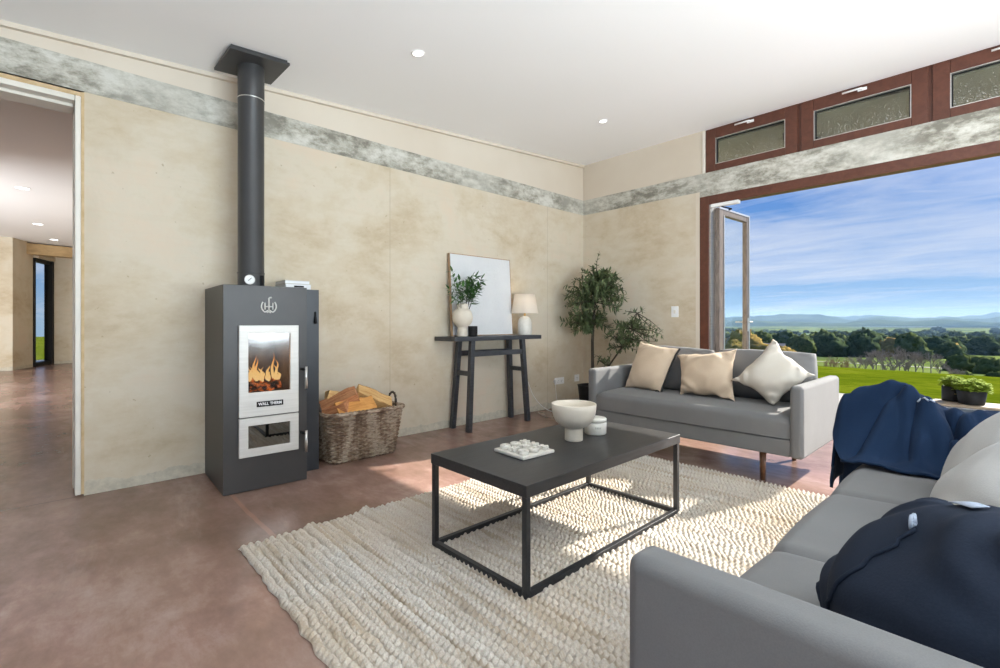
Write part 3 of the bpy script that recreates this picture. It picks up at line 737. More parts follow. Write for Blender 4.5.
# ================================================================== BASKET
def rrect(w, d, r, n):
    """rounded rectangle path, n points"""
    w2, d2 = w/2-r, d/2-r; P = []
    segs = [((w2, -d2-r), (w2, -d2), -90), ((w2+r, d2), (w2, d2), 0), ((-w2, d2+r), (-w2, d2), 90), ((-w2-r, -d2), (-w2, -d2), 180)]
    for _, c, a0 in segs:
        for k in range(7):
            a = R(a0+15*k); P.append(Vector((c[0]+r*math.cos(a), c[1]+r*math.sin(a), 0)))
    P.append(P[0]); Ls = [0]
    for i in range(1, len(P)): Ls.append(Ls[-1]+(P[i]-P[i-1]).length)
    out = []; j = 0
    for k in range(n):
        s = Ls[-1]*k/n
        while Ls[j+1] < s: j += 1
        f = (s-Ls[j])/max(1e-9, Ls[j+1]-Ls[j]); out.append(P[j].lerp(P[j+1], f))
    return out
def wicker_fn(t, b):
    v = t.obj()
    n = t.math('ADD', t.math('MULTIPLY', t.noise(t.scale(v, (15, 15, 2.2)), 1.0, 2, 0.5), 0.6), t.math('MULTIPLY', t.noise(t.scale(v, (22, 22, 75)), 1.0, 1, 0.5), 0.4)); f = t.noise(t.scale(v, (8, 8, 60)), 4, 3, 0.6)
    c = t.ramp(n, [(0.40, (0.13, 0.078, 0.046)), (0.49, (0.29, 0.205, 0.138)), (0.57, (0.50, 0.41, 0.315))])
    c = t.mix(t.ramp(f, [(0.35, 0.5), (0.6, 0.0)]), c, (0.10, 0.062, 0.04))
    t.put(b.inputs['Base Color'], c); b.inputs['Roughness'].default_value = 0.65
WICKER = mat('grey_brown_wicker', wicker_fn)
def basket():
    t = thing('firewood_basket', 'rectangular grey-brown wicker basket of firewood beside the stove', 'basket', (-3.665, 1.825, 0), R(90))
    H = .375; NS = 56
    def ring(k, n):
        f = k; return rrect(.545+.105*f, .325+.085*f, .05+.02*f, n)
    m = MB(); rows = 23; n = NS*4
    for j in range(rows):
        f = j/(rows-1); z = .014+(H-.03)*f; pts = ring(f, n); rr = .0080
        out = []
        for i, p in enumerate(pts):
            nx = (pts[(i+1) % n]-pts[i-1]).normalized().cross(Vector((0, 0, 1)))
            out.append(p+nx*(.0085*math.sin(2*PI*i*NS/2/n+PI*(j % 2)))+Vector((0, 0, z+.0015*math.sin(i*.37+j))))
        m.tube(out, rr, 6, closed=True)
    m.build('woven_body', WICKER, t)
    m = MB(); a = ring(0, NS); b = ring(1, NS)
    for i in range(NS): m.tube([a[i]+Vector((0, 0, .004)), b[i]+Vector((0, 0, H-.01))], .006, 6)
    m.build('stakes', WICKER, t)
    m = MB(); p0 = rrect(.535, .315, .05, 40); m.add([q+Vector((0, 0, .006)) for q in p0]+[q+Vector((0, 0, .016)) for q in p0], [list(range(40))[::-1], list(range(40, 80))]); m.build('bottom', WICKER, t)
    m = MB(); pts = rrect(.66, .42, .07, 160)
    for ph in (0, PI*2/3, PI*4/3):
        m.tube([p+Vector((p.x*.02, p.y*.02, H+.004+.009*math.sin(i*2*PI*20/160+ph)))+ (pts[(i+1)%160]-pts[i-1]).normalized().cross(Vector((0,0,1)))*(.009*math.cos(i*2*PI*20/160+ph)) for i, p in enumerate(pts)], .0095, 8, closed=True)
    m.build('rolled_rim', WICKER, t)
    for s in (-1, 1):
        pts = [Vector((s*(.325+.010*math.sin(PI*q/14)), .065*math.cos(PI*q/14), H-.005+.105*math.sin(PI*q/14)**.75)) for q in range(15)]
        m = MB()
        for ph in (0, PI):
            m.tube([p+Vector((.005*math.cos(i*1.5+ph), 0, .005*math.sin(i*1.5+ph))) for i, p in enumerate(pts)], .0072, 7)
        m.build('handle', mat('dark_cane_handle', speckled((0.030, 0.020, 0.013), (0.075, 0.050, 0.034), 40), rough=.6), t)
basket()
def logwood_fn(c1, c2):
    def fn(t, b):
        n = t.noise(t.scale(t.obj(), (2.2, 26, 26)), 2.6, 5, 0.65, 0.5)
        t.put(b.inputs['Base Color'], t.ramp(n, [(0.34, c1), (0.66, c2)])); t.put(b.inputs['Normal'], t.bump(n, 0.5, 0.006)); b.inputs['Roughness'].default_value = 0.8
    return fn
LOGA = mat('split_orange_wood', logwood_fn((0.50, 0.20, 0.045), (0.74, 0.38, 0.11)))
LOGB = mat('split_pale_wood', logwood_fn((0.55, 0.27, 0.08), (0.80, 0.56, 0.26)))
LOGC = mat('split_brown_wood', logwood_fn((0.34, 0.125, 0.05), (0.62, 0.30, 0.14)))
BARKL = M('rough_log_bark', (0.10, 0.05, 0.03), (0.26, 0.14, 0.085), scale=22, rough=0.95, bump=0.6, dist=.01)
def firelog(label, loc, rot, L, r, spread, wood, seed):
    """a split wedge: two flat split faces and a curved bark back"""
    t = thing('firewood_log', label, 'firewood', loc, 0, 'split logs in the wicker basket'); t.rotation_euler = rot
    rnd = random.Random(seed); n = 14; K = 9
    prof = [(0, 0)]+[(r*math.cos(R(-spread/2+spread*k/(K-1))), r*math.sin(R(-spread/2+spread*k/(K-1)))) for k in range(K)]
    def ringat(x):
        return [Vector((x, (a-r*.5)*(1+.06*math.sin(x*23+seed+k)), b*(1+.05*math.sin(x*31+2*seed+k*1.7)))) + Vector((0, .008*noise.noise((x*16, k*.8, seed)), .008*noise.noise((x*16, k*.8, seed+9)))) for k, (a, b) in enumerate(prof)]
    rs = [ringat(-L/2+L*i/(n-1)+0) for i in range(n)]; np_ = len(prof)
    w = MB(); vs = [v for rr in rs for v in rr]
    split = [k for k in range(np_) if k in (0, np_-1)]
    w.add(vs, [(i*np_+k, i*np_+(k+1) % np_, (i+1)*np_+(k+1) % np_, (i+1)*np_+k) for i in range(n-1) for k in split] + [list(range(np_))[::-1], [(n-1)*np_+k for k in range(np_)]])
    w.build('split_wood', wood, t)
    b = MB(); b.add(vs, [(i*np_+k, i*np_+k+1, (i+1)*np_+k+1, (i+1)*np_+k) for i in range(n-1) for k in range(1, np_-1)], True); b.build('bark', BARKL, t, solid=.004)
firelog('reddish split log rising steeply at the stove end of the basket', (-3.62, 1.645, .430), (R(-20), R(-24), R(62)), .33, .150, 80, LOGC, 1)
firelog('orange split log lying along the front of the basket pile', (-3.515, 1.745, .395), (R(8), R(-6), R(86)), .30, .125, 75, LOGA, 2)
firelog('golden split log with a pale grain at the handle end of the basket', (-3.62, 1.945, .430), (R(-18), R(26), R(72)), .30, .155, 80, LOGB, 3)
firelog('small pinkish split log poking over the basket rim next to the stove', (-3.555, 1.600, .410), (R(-35), R(-18), R(40)), .18, .090, 80, LOGC, 5)
firelog('pale topped split log leaning behind the reddish log in the basket', (-3.715, 1.76, .450), (R(-55), R(18), R(80)), .32, .115, 75, LOGB, 8)

# ================================================================== CONSOLE TABLE
def console():
    t = thing('console_table', 'charcoal wooden console table with splayed legs against the plaster wall', 'table', (0, 0, 0))
    MB().box((-3.935, 2.79, .893), (-3.605, 4.01, .936)).build('table_top', CONSOLEWOOD, t, bevel=.004)
    for x, yt, yb, xb in ((-3.66, 3.045, 2.985, -3.635), (-3.865, 3.045, 2.985, -3.895), (-3.66, 3.755, 3.815, -3.635), (-3.865, 3.755, 3.815, -3.895)):
        MB().bar((xb, yb, 0.0), (x, yt, .894), .050, .050, up=(0, 1, 0)).build('leg', CONSOLEWOOD, t, bevel=.004)
    MB().box((-3.685, 3.055, .735), (-3.640, 3.745, .785)).build('stretcher', CONSOLEWOOD, t, bevel=.003)
    MB().box((-3.885, 3.055, .735), (-3.840, 3.745, .785)).build('stretcher', CONSOLEWOOD, t, bevel=.003)
    for y in (3.021, 3.779): MB().box((-3.865, y-.018, .545), (-3.655, y+.018, .590)).build('end_stretcher', CONSOLEWOOD, t, bevel=.003)
console()
TT = .9365
# canvas leaning on the wall
def canvas():
    t = thing('canvas_artwork', 'large white textured canvas in a thin wooden frame leaning on the wall', 'picture', (-3.875, 2.945, TT))
    t.rotation_euler = (0, R(-3.6), 0)
    W, H = .855, .845; e = .007; d = .032
    m = MB(); m.box((0, 0, 0), (d, e, H)); m.box((0, W-e, 0), (d, W, H)); m.box((0, e, 0), (d, W-e, e)); m.box((0, e, H-e), (d, W-e, H)); m.build('frame', PALEWOOD, t, bevel=.001)
    m = MB(); m.box((.004, e, e), (d-.003, W-e, H-e)); m.build('canvas', CANVAS, t)
canvas()
def vase():
    t = thing('vase', 'round cream ceramic vase with a narrow foot on the console table', 'vase', (-3.735, 2.985, TT))
    k = .125
    prof = [(0.001, .001), (.060, .001), (.063, .006), (.061, .060), (.060, .085), (.072, .100), (.100, .122), (.119, .155), (.125, .188), (.120, .222), (.105, .252), (.082, .270), (.070, .276), (.068, .300), (.069, .322), (.064, .323), (.060, .300), (.060, .280), (.09, .25), (.11, .19), (.09, .13), (.001, .11)]
    prof = [(q*.82, z) for q, z in prof]
    MB().lathe(prof, 48).build('vessel', CERAMIC, t)
vase()
def leafshape(m, p, d, up, L, W, bend=.15, mi=0):
    d = Vector(d).normalized(); s = d.cross(Vector(up))
    if s.length < 1e-4: s = d.orthogonal()
    s.normalize(); n = s.cross(d)
    o = [p, p+d*L*.3+s*W*.5+n*L*.04, p+d*L*.3-s*W*.5+n*L*.04, p+d*L*.65+s*W*.42-n*L*bend*.3, p+d*L*.65-s*W*.42-n*L*bend*.3, p+d*L-n*L*bend, p+d*L*.35, p+d*L*.66-n*L*bend*.35]
    m.add(o, [(0,6,1),(0,2,6),(1,6,7,3),(6,2,4,7),(3,7,5),(7,4,5)], True, mi)
def sprig(name, label, base, tips, seed, LM, L0, W0, per, group):
    t = thing(name, label, 'plant', base, 0, group); rnd = random.Random(seed)
    st = MB(); lv = MB()
    for tip in tips:
        tip = Vector(tip); mid = tip*.5+Vector((rnd.uniform(-.02, .02), rnd.uniform(-.02, .02), .05))
        pts = [Vector((0, 0, 0)).lerp(mid, q/4) if q <= 4 else mid.lerp(tip, (q-4)/4) for q in range(9)]
        st.tube(pts, [.0032-.0022*q/8 for q in range(9)], 5)
        for q in range(per):
            f = .42+.58*q/(per-1); i = min(7, int(f*8)); p = pts[i].lerp(pts[i+1], f*8-i)
            ax = (pts[i+1]-pts[i]).normalized(); a = q*2.4+rnd.random()
            o = ax.orthogonal().normalized(); side = (Matrix.Rotation(a, 3, ax) @ o)
            leafshape(lv, p, ax*.55+side*.9+Vector((0, 0, rnd.uniform(-.35, .2))), Vector((rnd.uniform(-.3,.3), rnd.uniform(-.3,.3), 1)), L0*rnd.uniform(.75, 1.15), W0*rnd.uniform(.8, 1.15))
        leafshape(lv, tip, (pts[-1]-pts[-2]), (0, 0, 1), L0, W0)
    st.build('stems', BARKM, t); lv.build('leaves', LM, t)
    return t
sprig('leafy_branch', 'dark green leafy branch in the vase leaning left over the frame edge', (-3.72, 2.97, TT+.125), [(.02, -.14, .50), (.05, -.20, .33), (.03, -.06, .42), (.06, -.10, .34), (.05, -.03, .36)], 3, SPRIG, .076, .028, 15, 'branches in the cream vase')
sprig('leafy_branch', 'brighter green leafy branch in the vase spreading right before the canvas', (-3.735, 3.0, TT+.125), [(.03, .08, .45), (.05, .19, .45), (.06, .12, .36), (.04, .02, .40), (.06, .16, .38), (.07, .06, .44), (.02, .14, .47), (-.03, .10, .42)], 9, SPRIG, .084, .034, 20, 'branches in the cream vase')
t = thing('candle_jar', 'small black candle jar standing beside the cream vase', 'candle', (-3.665, 3.060, TT))
MB().lathe([(.001, .0005), (.042, .0005), (.046, .006), (.047, .085), (.046, .102), (.043, .103), (.042, .080), (.001, .078)], 36).build('jar', BLACK, t)
MB().lathe([(.041, .081), (.001, .081)], 36).build('wax', CERAMIC, t)

def lamp():
    t = thing('table_lamp', 'table lamp with white ceramic base and tapered cream shade', 'lamp', (-3.755, 3.895, TT))
    MB().lathe([(.001, .0005), (.073, .0005), (.078, .008), (.079, .095), (.077, .135), (.068, .172), (.052, .194), (.032, .206), (.015, .210), (.001, .211)], 44).build('lamp_base', CERAMICW, t)
    MB().lathe([(.012, .209), (.012, .262), (.001, .262)], 18).build('neck', mat('brass_neck', None, (0.55, 0.38, 0.16), 0.35, 1.0), t)
    def shade_fn(tt, b):
        n = tt.noise(tt.scale(tt.obj(), (60, 60, 160)), 3, 2)
        tt.put(b.inputs['Base Color'], tt.ramp(n, [(0.3, (0.80, 0.755, 0.68)), (0.7, (0.86, 0.81, 0.74))])); b.inputs['Roughness'].default_value = .9
        b.inputs['Transmission Weight'].default_value = 0.0
        tl = tt.add('ShaderNodeBsdfTranslucent'); tl.inputs[0].default_value = (.9, .8, .65, 1)
        mx = tt.add('ShaderNodeMixShader'); mx.inputs[0].default_value = .35
        o = [q for q in tt.n if q.type == 'OUTPUT_MATERIAL'][0]
        tt.l.new(b.outputs[0], mx.inputs[1]); tt.l.new(tl.outputs[0], mx.inputs[2]); tt.l.new(mx.outputs[0], o.inputs[0])
    MB().lathe([(.152, .240), (.116, .455), (.113, .455), (.149, .240), (.152, .240)], 56).build('lamp_shade', mat('linen_shade', shade_fn), t)
    m = MB(); m.lathe([(.018, .262), (.030, .29), (.032, .32), (.022, .345), (.001, .352)], 20); m.build('bulb', LED, t)
    m = MB()
    for a in (0, 2.1, 4.2): m.tube([(0, 0, .262), (.114*math.cos(a), .114*math.sin(a), .440)], .002, 5)
    m.build('shade_ring', SILVER, t)
    pts = [(-.105, .02, .012), (-.150, .05, .008), (-.172, .10, .004), (-.176, .135, -.03), (-.176, .14, -.12), (-.176, .165, -.30), (-.174, .20, -.46), (-.172, .25, -.60), (-.160, .32, -.74), (-.13, .42, -.862), (-.06, .50, -.927), (-.02, .56, -.930), (-.06, .68, -.930), (-.13, .75, -.91), (-.165, .755, -.84), (-.176, .745, -.72), (-.174, .74, -.64), (-.166, .735, -.605)]
    P = [Vector(p) for p in pts]; fine = []
    for i in range(len(P)-1):
        p0, p1, p2, p3 = P[max(0, i-1)], P[i], P[i+1], P[min(len(P)-1, i+2)]
        for q in range(6):
            s = q/6; fine.append(.5*((2*p1)+(p2-p0)*s+(2*p0-5*p1+4*p2-p3)*s*s+(3*p1-p0-3*p2+p3)*s**3))
    fine.append(P[-1])
    c = MB().tube(fine, .0036, 6).build('cord', WHITEPL, t)
    MB().box((-.186, .150, -.345), (-.166, .178, -.275)).build('inline_switch', WHITEPL, c, bevel=.004)
    MB().box((-.186, .712, -.622), (-.150, .752, -.582)).build('plug', WHITEPL, c, bevel=.005)
lamp()
l = bpy.data.lights.new('lamp_glow', 'POINT'); l.energy = 0.8; l.color = (1, .74, .50); l.shadow_soft_size = .03
lo = bpy.data.objects.new('lamp_glow', l); col.objects.link(lo); lo.location = (-3.755, 3.895, TT+.385)

def outlet(label, y0, y1, z0, z1, n, name='power_outlet'):
    t = thing(name, label, 'socket', (XL, (y0+y1)/2, (z0+z1)/2), 0, 'wall sockets'); w, h = (y1-y0)/2, (z1-z0)/2
    MB().box((.0005, -w, -h), (.010, w, h)).build('plate', WHITEPL, t, bevel=.003)
    for k in range(n):
        c = (k-(n-1)/2)*.075; m = MB()
        for dy, dz in ((-.010, .006), (.010, .006), (0, -.012)): m.box((.0095, c+dy-.0022, dz-.006), (.0106, c+dy+.0022, dz+.004))
        m.build('socket_slots', BLACK, t)
        MB().box((.010, c-.008, .021), (.0125, c+.008, .029)).build('rocker', WHITEPL, t)
outlet('wide white double socket on the left wall with the lamp cord plugged in', 4.632, 4.815, .290, .375, 2)
outlet('small square white wall socket nearest the room corner', 5.035, 5.130, .295, .385, 1)
t = thing('light_switch', 'white light switch plate on the wall beside the terrace opening', 'switch', (-2.648, YW, 1.198))
MB().box((-.043, -.010, -.062), (.043, -.0005, .062)).build('plate', WHITEPL, t, bevel=.003)
MB().box((-.013, -.014, -.020), (.013, -.0095, .020)).build('rocker', WHITEPAINT, t, bevel=.002)

# ================================================================== OLIVE TREE
def olive():
    px, py_ = -3.50, 4.80
    t = thing('olive_tree', 'potted olive tree with a thin dark trunk behind the far grey sofa', 'tree', (px, py_, 0))
    MB().lathe([(.001, .001), (.125, .001), (.135, .02), (.165, .30), (.172, .315), (.160, .318), (.150, .29), (.001, .285)], 40).build('pot', BLACK, t)
    MB().lathe([(.150, .288), (.001, .292)], 30).build('soil', M('dark_soil', (0.03, 0.022, 0.016), (0.07, 0.05, 0.035), scale=60, rough=1), t)
    rnd = random.Random(11); br = MB(); lv = MB()
    trunk = [Vector((0, 0, .28)), Vector((.015, .0, .55)), Vector((.005, .01, .85)), Vector((.03, .0, 1.08)), Vector((.05, .0, 1.32)), Vector((.09, .01, 1.60))]
    br.tube(trunk, [.022, .020, .018, .015, .010, .005], 8)
    def leafs(pts, n, L):
        for q in range(n):
            f = .25+.75*rnd.random(); i = min(len(pts)-2, int(f*(len(pts)-1))); p = pts[i].lerp(pts[i+1], f*(len(pts)-1)-i)
            ax = (pts[i+1]-pts[i]).normalized(); s = Matrix.Rotation(rnd.random()*2*PI, 3, ax) @ ax.orthogonal().normalized()
            leafshape(lv, p, ax*rnd.uniform(.2, .9)+s+Vector((0, 0, rnd.uniform(-.1, .4))), Vector((rnd.uniform(-.6,.6), rnd.uniform(-.6,.6), 1)), L*rnd.uniform(.7, 1.2), L*.25, .1)
    def branch(a, b, n, L, w=.006):
        a = Vector(a); b = Vector(b); k = 6; side = Vector((rnd.uniform(-1,1), rnd.uniform(-1,1), rnd.uniform(-.3,.6)))*.035
        pts = [a.lerp(b, q/k)+side*math.sin(PI*q/k) for q in range(k+1)]
        br.tube(pts, [w*(1-.75*q/k) for q in range(k+1)], 5); leafs(pts, n, L)
    def blob(c, rad, n, roots, L=.078, nl=22):
        for _ in range(n):
            while True:
                v = Vector((rnd.uniform(-1,1), rnd.uniform(-1,1), rnd.uniform(-1,1)))
                if .35 < v.length < 1: break
            p = Vector(c)+Vector((v.x*rad[0], v.y*rad[1], v.z*rad[2]))
            p.y = min(p.y, 5.17-py_); p.x = max(p.x, XL+.03-px)
            r0 = min(roots, key=lambda q: (q-p).length+.1*rnd.random())
            branch(r0, p, nl, L)
    tr = [trunk[2].lerp(trunk[3], .8), trunk[3], trunk[4], trunk[4].lerp(trunk[5], .5), trunk[5]]
    blob((.05, -.03, 1.36), (.46, .33, .42), 100, tr)
    blob((-.10, -.05, 1.08), (.26, .26, .16), 24, tr[:2])
    blob((.20, 0, 1.52), (.26, .24, .22), 34, tr[2:])
    branch(trunk[5], (.10, .02, 1.93), 10, .06)
    # second, lower stem reaching over the back of the sofa
    st2 = [Vector((.03, .02, .285)), Vector((.22, .03, .55)), Vector((.42, .02, .80)), Vector((.56, .0, 1.00)), Vector((.62, .0, 1.18))]
    br.tube(st2, [.012, .011, .009, .007, .004], 7)
    rt = [st2[1], st2[2], st2[2].lerp(st2[3], .5), st2[3], st2[4]]
    blob((.50, 0, 0.92), (.28, .22, .24), 44, rt, .070, 16); blob((.60, .0, 1.12), (.16, .16, .16), 12, rt, .06, 10); blob((.84, -.02, .90), (.12, .12, .14), 10, rt, .06, 11); blob((.28, -.02, .68), (.28, .12, .10), 10, rt[:2], .055, 8)
    br.build('trunk', BARKM, t); lv.build('foliage', OLIVE, t)
olive()

# ================================================================== SOFAS
def sofa(name, label, W, D, loc, rz, seats, backs, arm=.078, H=.672, base0=.205, seat_top=.472, legs=True):
    """local frame: x along the front (0..W), y from the front (0) to the back (D)"""
    t = thing(name, label, 'sofa', loc, rz)
    for x0 in (0, W-arm):
        m = MB(); m.box((x0, 0, base0), (x0+arm, D, H)); m.build('armrest', SOFAFAB, t, bevel=.026, seg=5)
    m = MB(); m.box((arm-.004, .012, base0+.004), (W-arm+.004, D-.10, .322)); m.build('base', SOFAFAB, t, bevel=.012, seg=3)
    m = MB(); m.box((arm-.01, D-.105, base0+.004), (W-arm+.01, D-.004, H-.03)); m.build('back_frame', SOFAFAB, t, bevel=.024, seg=4)
    n = seats; w = (W-2*arm)/n
    for k in range(n):
        x0 = arm+k*w+.0012; x1 = arm+(k+1)*w-.0012
        nu, nv = 40, 26; yb = D-.12
        def crown(u, v, top):
            a = (1-abs(2*u-1)**6)*(1-abs(2*v-1)**6); return a
        def f(u, v):
            # wrap: profile round the front, over the top
            x = x0+(x1-x0)*u
            e = min(1, min(u, 1-u)*(x1-x0)/.03); e = math.sin(e*PI/2)
            s = v*3
            if s < .6: y, z = .008+.0, .326+(seat_top-.326-.05)*(s/.6)
            elif s < 1.2:
                q = (s-.6)/.6*PI/2; y = .008+.05*(1-math.cos(q)); z = seat_top-.05+.05*math.sin(q)
            else: y = .058+(yb-.058)*(s-1.2)/1.8; z = seat_top+.012*math.sin(PI*min(1, (s-1.2)/1.6))
            z -= (1-e)*.018 if s > .6 else 0; y += (1-e)*.012 if s < 1.2 else 0
            return Vector((x, y-.010*math.sin(PI*u)*(1 if s < .9 else 0), z))
        m = MB(); m.grid(f, nu, 34)
        m.box((x0+.004, .03, .324), (x1-.004, yb, .44))
        m.build('seat_cushion', SOFAFAB, t)
    wb = (W-2*arm)/backs
    for k in range(backs):
        x0 = arm+k*wb+.004; x1 = arm+(k+1)*wb-.004
        o = pillow_mesh([(x0, D-.33, .47), (x1, D-.33, .47), (x1, D-.21, .848), (x0, D-.21, .852)], .125, .30, .010, 30, seed=k+5, pw=.27, ear='round', rnd_=.11)
        o.build('back_cushion', SOFAFAB, t)
    if legs:
        for x, y in ((.27, .11), (W-.27, .11), (.27, D-.13), (W-.27, D-.13)):
            m = MB(); m.lathe([(.0001, 0), (.0165, 0), (.022, base0+.006), (.0001, base0+.006)], 20, (x, y, 0)); m.build('leg', LEGWOOD, t)
    return t
def pillow_mesh(C, thick, pinch=.07, wr=.006, n=30, seed=0, pw=.55, ear=0.0, m=None, wscale=7, rnd_=.42):
    """soft cushion on the four corners C (bl, br, tr, tl)"""
    bl, br, tr, tl = [Vector(c) for c in C]; nrm = ((br-bl).cross(tl-bl)).normalized()
    ctr = (bl+br+tr+tl)/4
    m = m or MB(); K = n+1; vs = []; idx = {}
    for side in (0, 1):
        for j in range(K):
            for i in range(K):
                if side and (i in (0, n) or j in (0, n)): idx[(1, i, j)] = idx[(0, i, j)]; continue
                u, v = 2*i/n-1, 2*j/n-1
                u = math.copysign(1-(1-abs(u))**1.25, u) if abs(u) < 1 else u; v = math.copysign(1-(1-abs(v))**1.25, v) if abs(v) < 1 else v
                if ear == 'round':
                    uu = u*math.sqrt(1-rnd_*v*v); vv = v*math.sqrt(1-rnd_*u*u)
                else:
                    uu = u*(1-pinch*(1-v*v)*abs(u)**2) if pinch < .2 else u; vv = v*(1-pinch*(1-u*u)*abs(v)**2) if pinch < .2 else v
                a, b = (uu+1)/2, (vv+1)/2
                p = bl*(1-a)*(1-b)+br*a*(1-b)+tr*a*b+tl*(1-a)*b
                th = thick*((1-u*u)**pw)*((1-v*v)**pw)
                q = p*wscale+Vector((seed*3.1, seed*1.7, 0))
                # creases that run in from the corners
                cr = sum(math.exp(-((abs(u)-abs(v))**2)*10)*max(0, (abs(u)*abs(v)))**1.5 for _ in (0,))
                w = noise.noise(q)*wr+wr*.9*math.sin(9*(u*v)*2+seed)*abs(u*v)+wr*1.2*noise.noise(q*2.3)*cr
                edge = 1-max(abs(u), abs(v))**10
                d = (th+w*edge)*(1 if side == 0 else -1)
                p = p+nrm*d
                if not edge: pass
                p = p+Vector((0, 0, 1))*wr*1.5*noise.noise(Vector((u*2.2+seed, v*2.2, seed)))*(1-edge)
                idx[(side, i, j)] = len(vs); vs.append(p)
    fs = []
    for j in range(n):
        for i in range(n):
            fs.append((idx[(0,i,j)], idx[(0,i+1,j)], idx[(0,i+1,j+1)], idx[(0,i,j+1)]))
            fs.append((idx[(1,i,j)], idx[(1,i,j+1)], idx[(1,i+1,j+1)], idx[(1,i+1,j)]))
    m.add(vs, fs, True)
    m.idx = idx; m.n = n
    return m
S1 = sofa('sofa', 'grey two-seat sofa with three cushions facing the room by the terrace opening', 1.66, .93, (-2.56, 3.45, 0), 0, 1, 2)
S2 = sofa('sofa', 'grey sofa in the near right corner with a navy throw over its far arm', 2.03, .93, (-.470, 2.770, 0), R(-90), 3, 2, arm=.085, H=.672, legs=True)

S1['group'] = S2['group'] = 'grey sofas'
def cushion(label, C, thick, fab, group=None, **kw):
    ctr = sum((Vector(c) for c in C), Vector())/4
    t = thing('cushion', label, 'cushion', ctr, 0, group)
    m = pillow_mesh([Vector(c)-ctr for c in C], thick, **kw)
    o = m.build('cushion_cover', fab, t)
    return t, m
t, m = cushion('sand cushion with black piping at the left end of the far sofa',
               [(-2.43, 3.84, .482), (-2.055, 3.80, .478), (-1.985, 4.00, .850), (-2.385, 4.03, .895)], .085, PILLOWTAN, 'cushions on the far sofa', pinch=.06, wr=.012, seed=1)
K = m.n
ed = [m.v[m.idx[(0, K, j)]] for j in range(0, K+1)]
pp = MB(); pp.tube([p+Vector((.004, -.002, 0)) for p in ed], .009, 7)
pp.tube([m.v[m.idx[(0, K-i, 0)]]+Vector((0, -.01, .012*math.sin(PI*i/5)+.0)) for i in range(0, 6)], .0055, 6)
pp.build('piping', PIPING, t)
cushion('sand cushion with gathered corners in the middle of the far sofa',
        [(-1.885, 3.80, .485), (-1.42, 3.745, .482), (-1.50, 3.99, .862), (-1.995, 3.975, .800)], .085, PILLOWTAN, 'cushions on the far sofa', pinch=.14, wr=.024, seed=2)
t, m = cushion('cream cushion standing on its corner against the right arm of the far sofa',
        [(-1.16, 3.74, .478), (-.945, 3.92, .705), (-1.235, 3.98, .955), (-1.475, 3.80, .632)], .088, PILLOWCREAM, 'cushions on the far sofa', pinch=.17, wr=.024, seed=4)
ed = [m.v[m.idx[(0, i, K)]] for i in range(K+1)]
MB().tube(ed, .007, 7).build('edge_seam', PILLOWTAN, t)
cushion('pale grey cushion behind, nearest the navy throw on the near sofa',
        [(-.165, 2.55, .465), (-.150, 2.02, .465), (.13, 1.98, .84), (.11, 2.52, .84)], .095, PILLOWGREY, 'pale cushions on the near sofa', ear='round', wr=.012, seed=6)
cushion('pale grey cushion in front, between the navy cushion and the other pale cushion',
        [(-.165, 2.20, .465), (-.150, 1.62, .465), (.13, 1.58, .775), (.11, 2.14, .775)], .10, PILLOWGREY, 'pale cushions on the near sofa', ear='round', wr=.014, seed=7)
t, m = cushion('plump navy cushion against the near arm of the near sofa',
        [(-.285, 1.225, .470), (-.130, .865, .470), (.105, .90, .825), (-.120, 1.250, .738)], .108, NAVY, None, ear='round', rnd_=.22, wr=.022, seed=9, n=44)

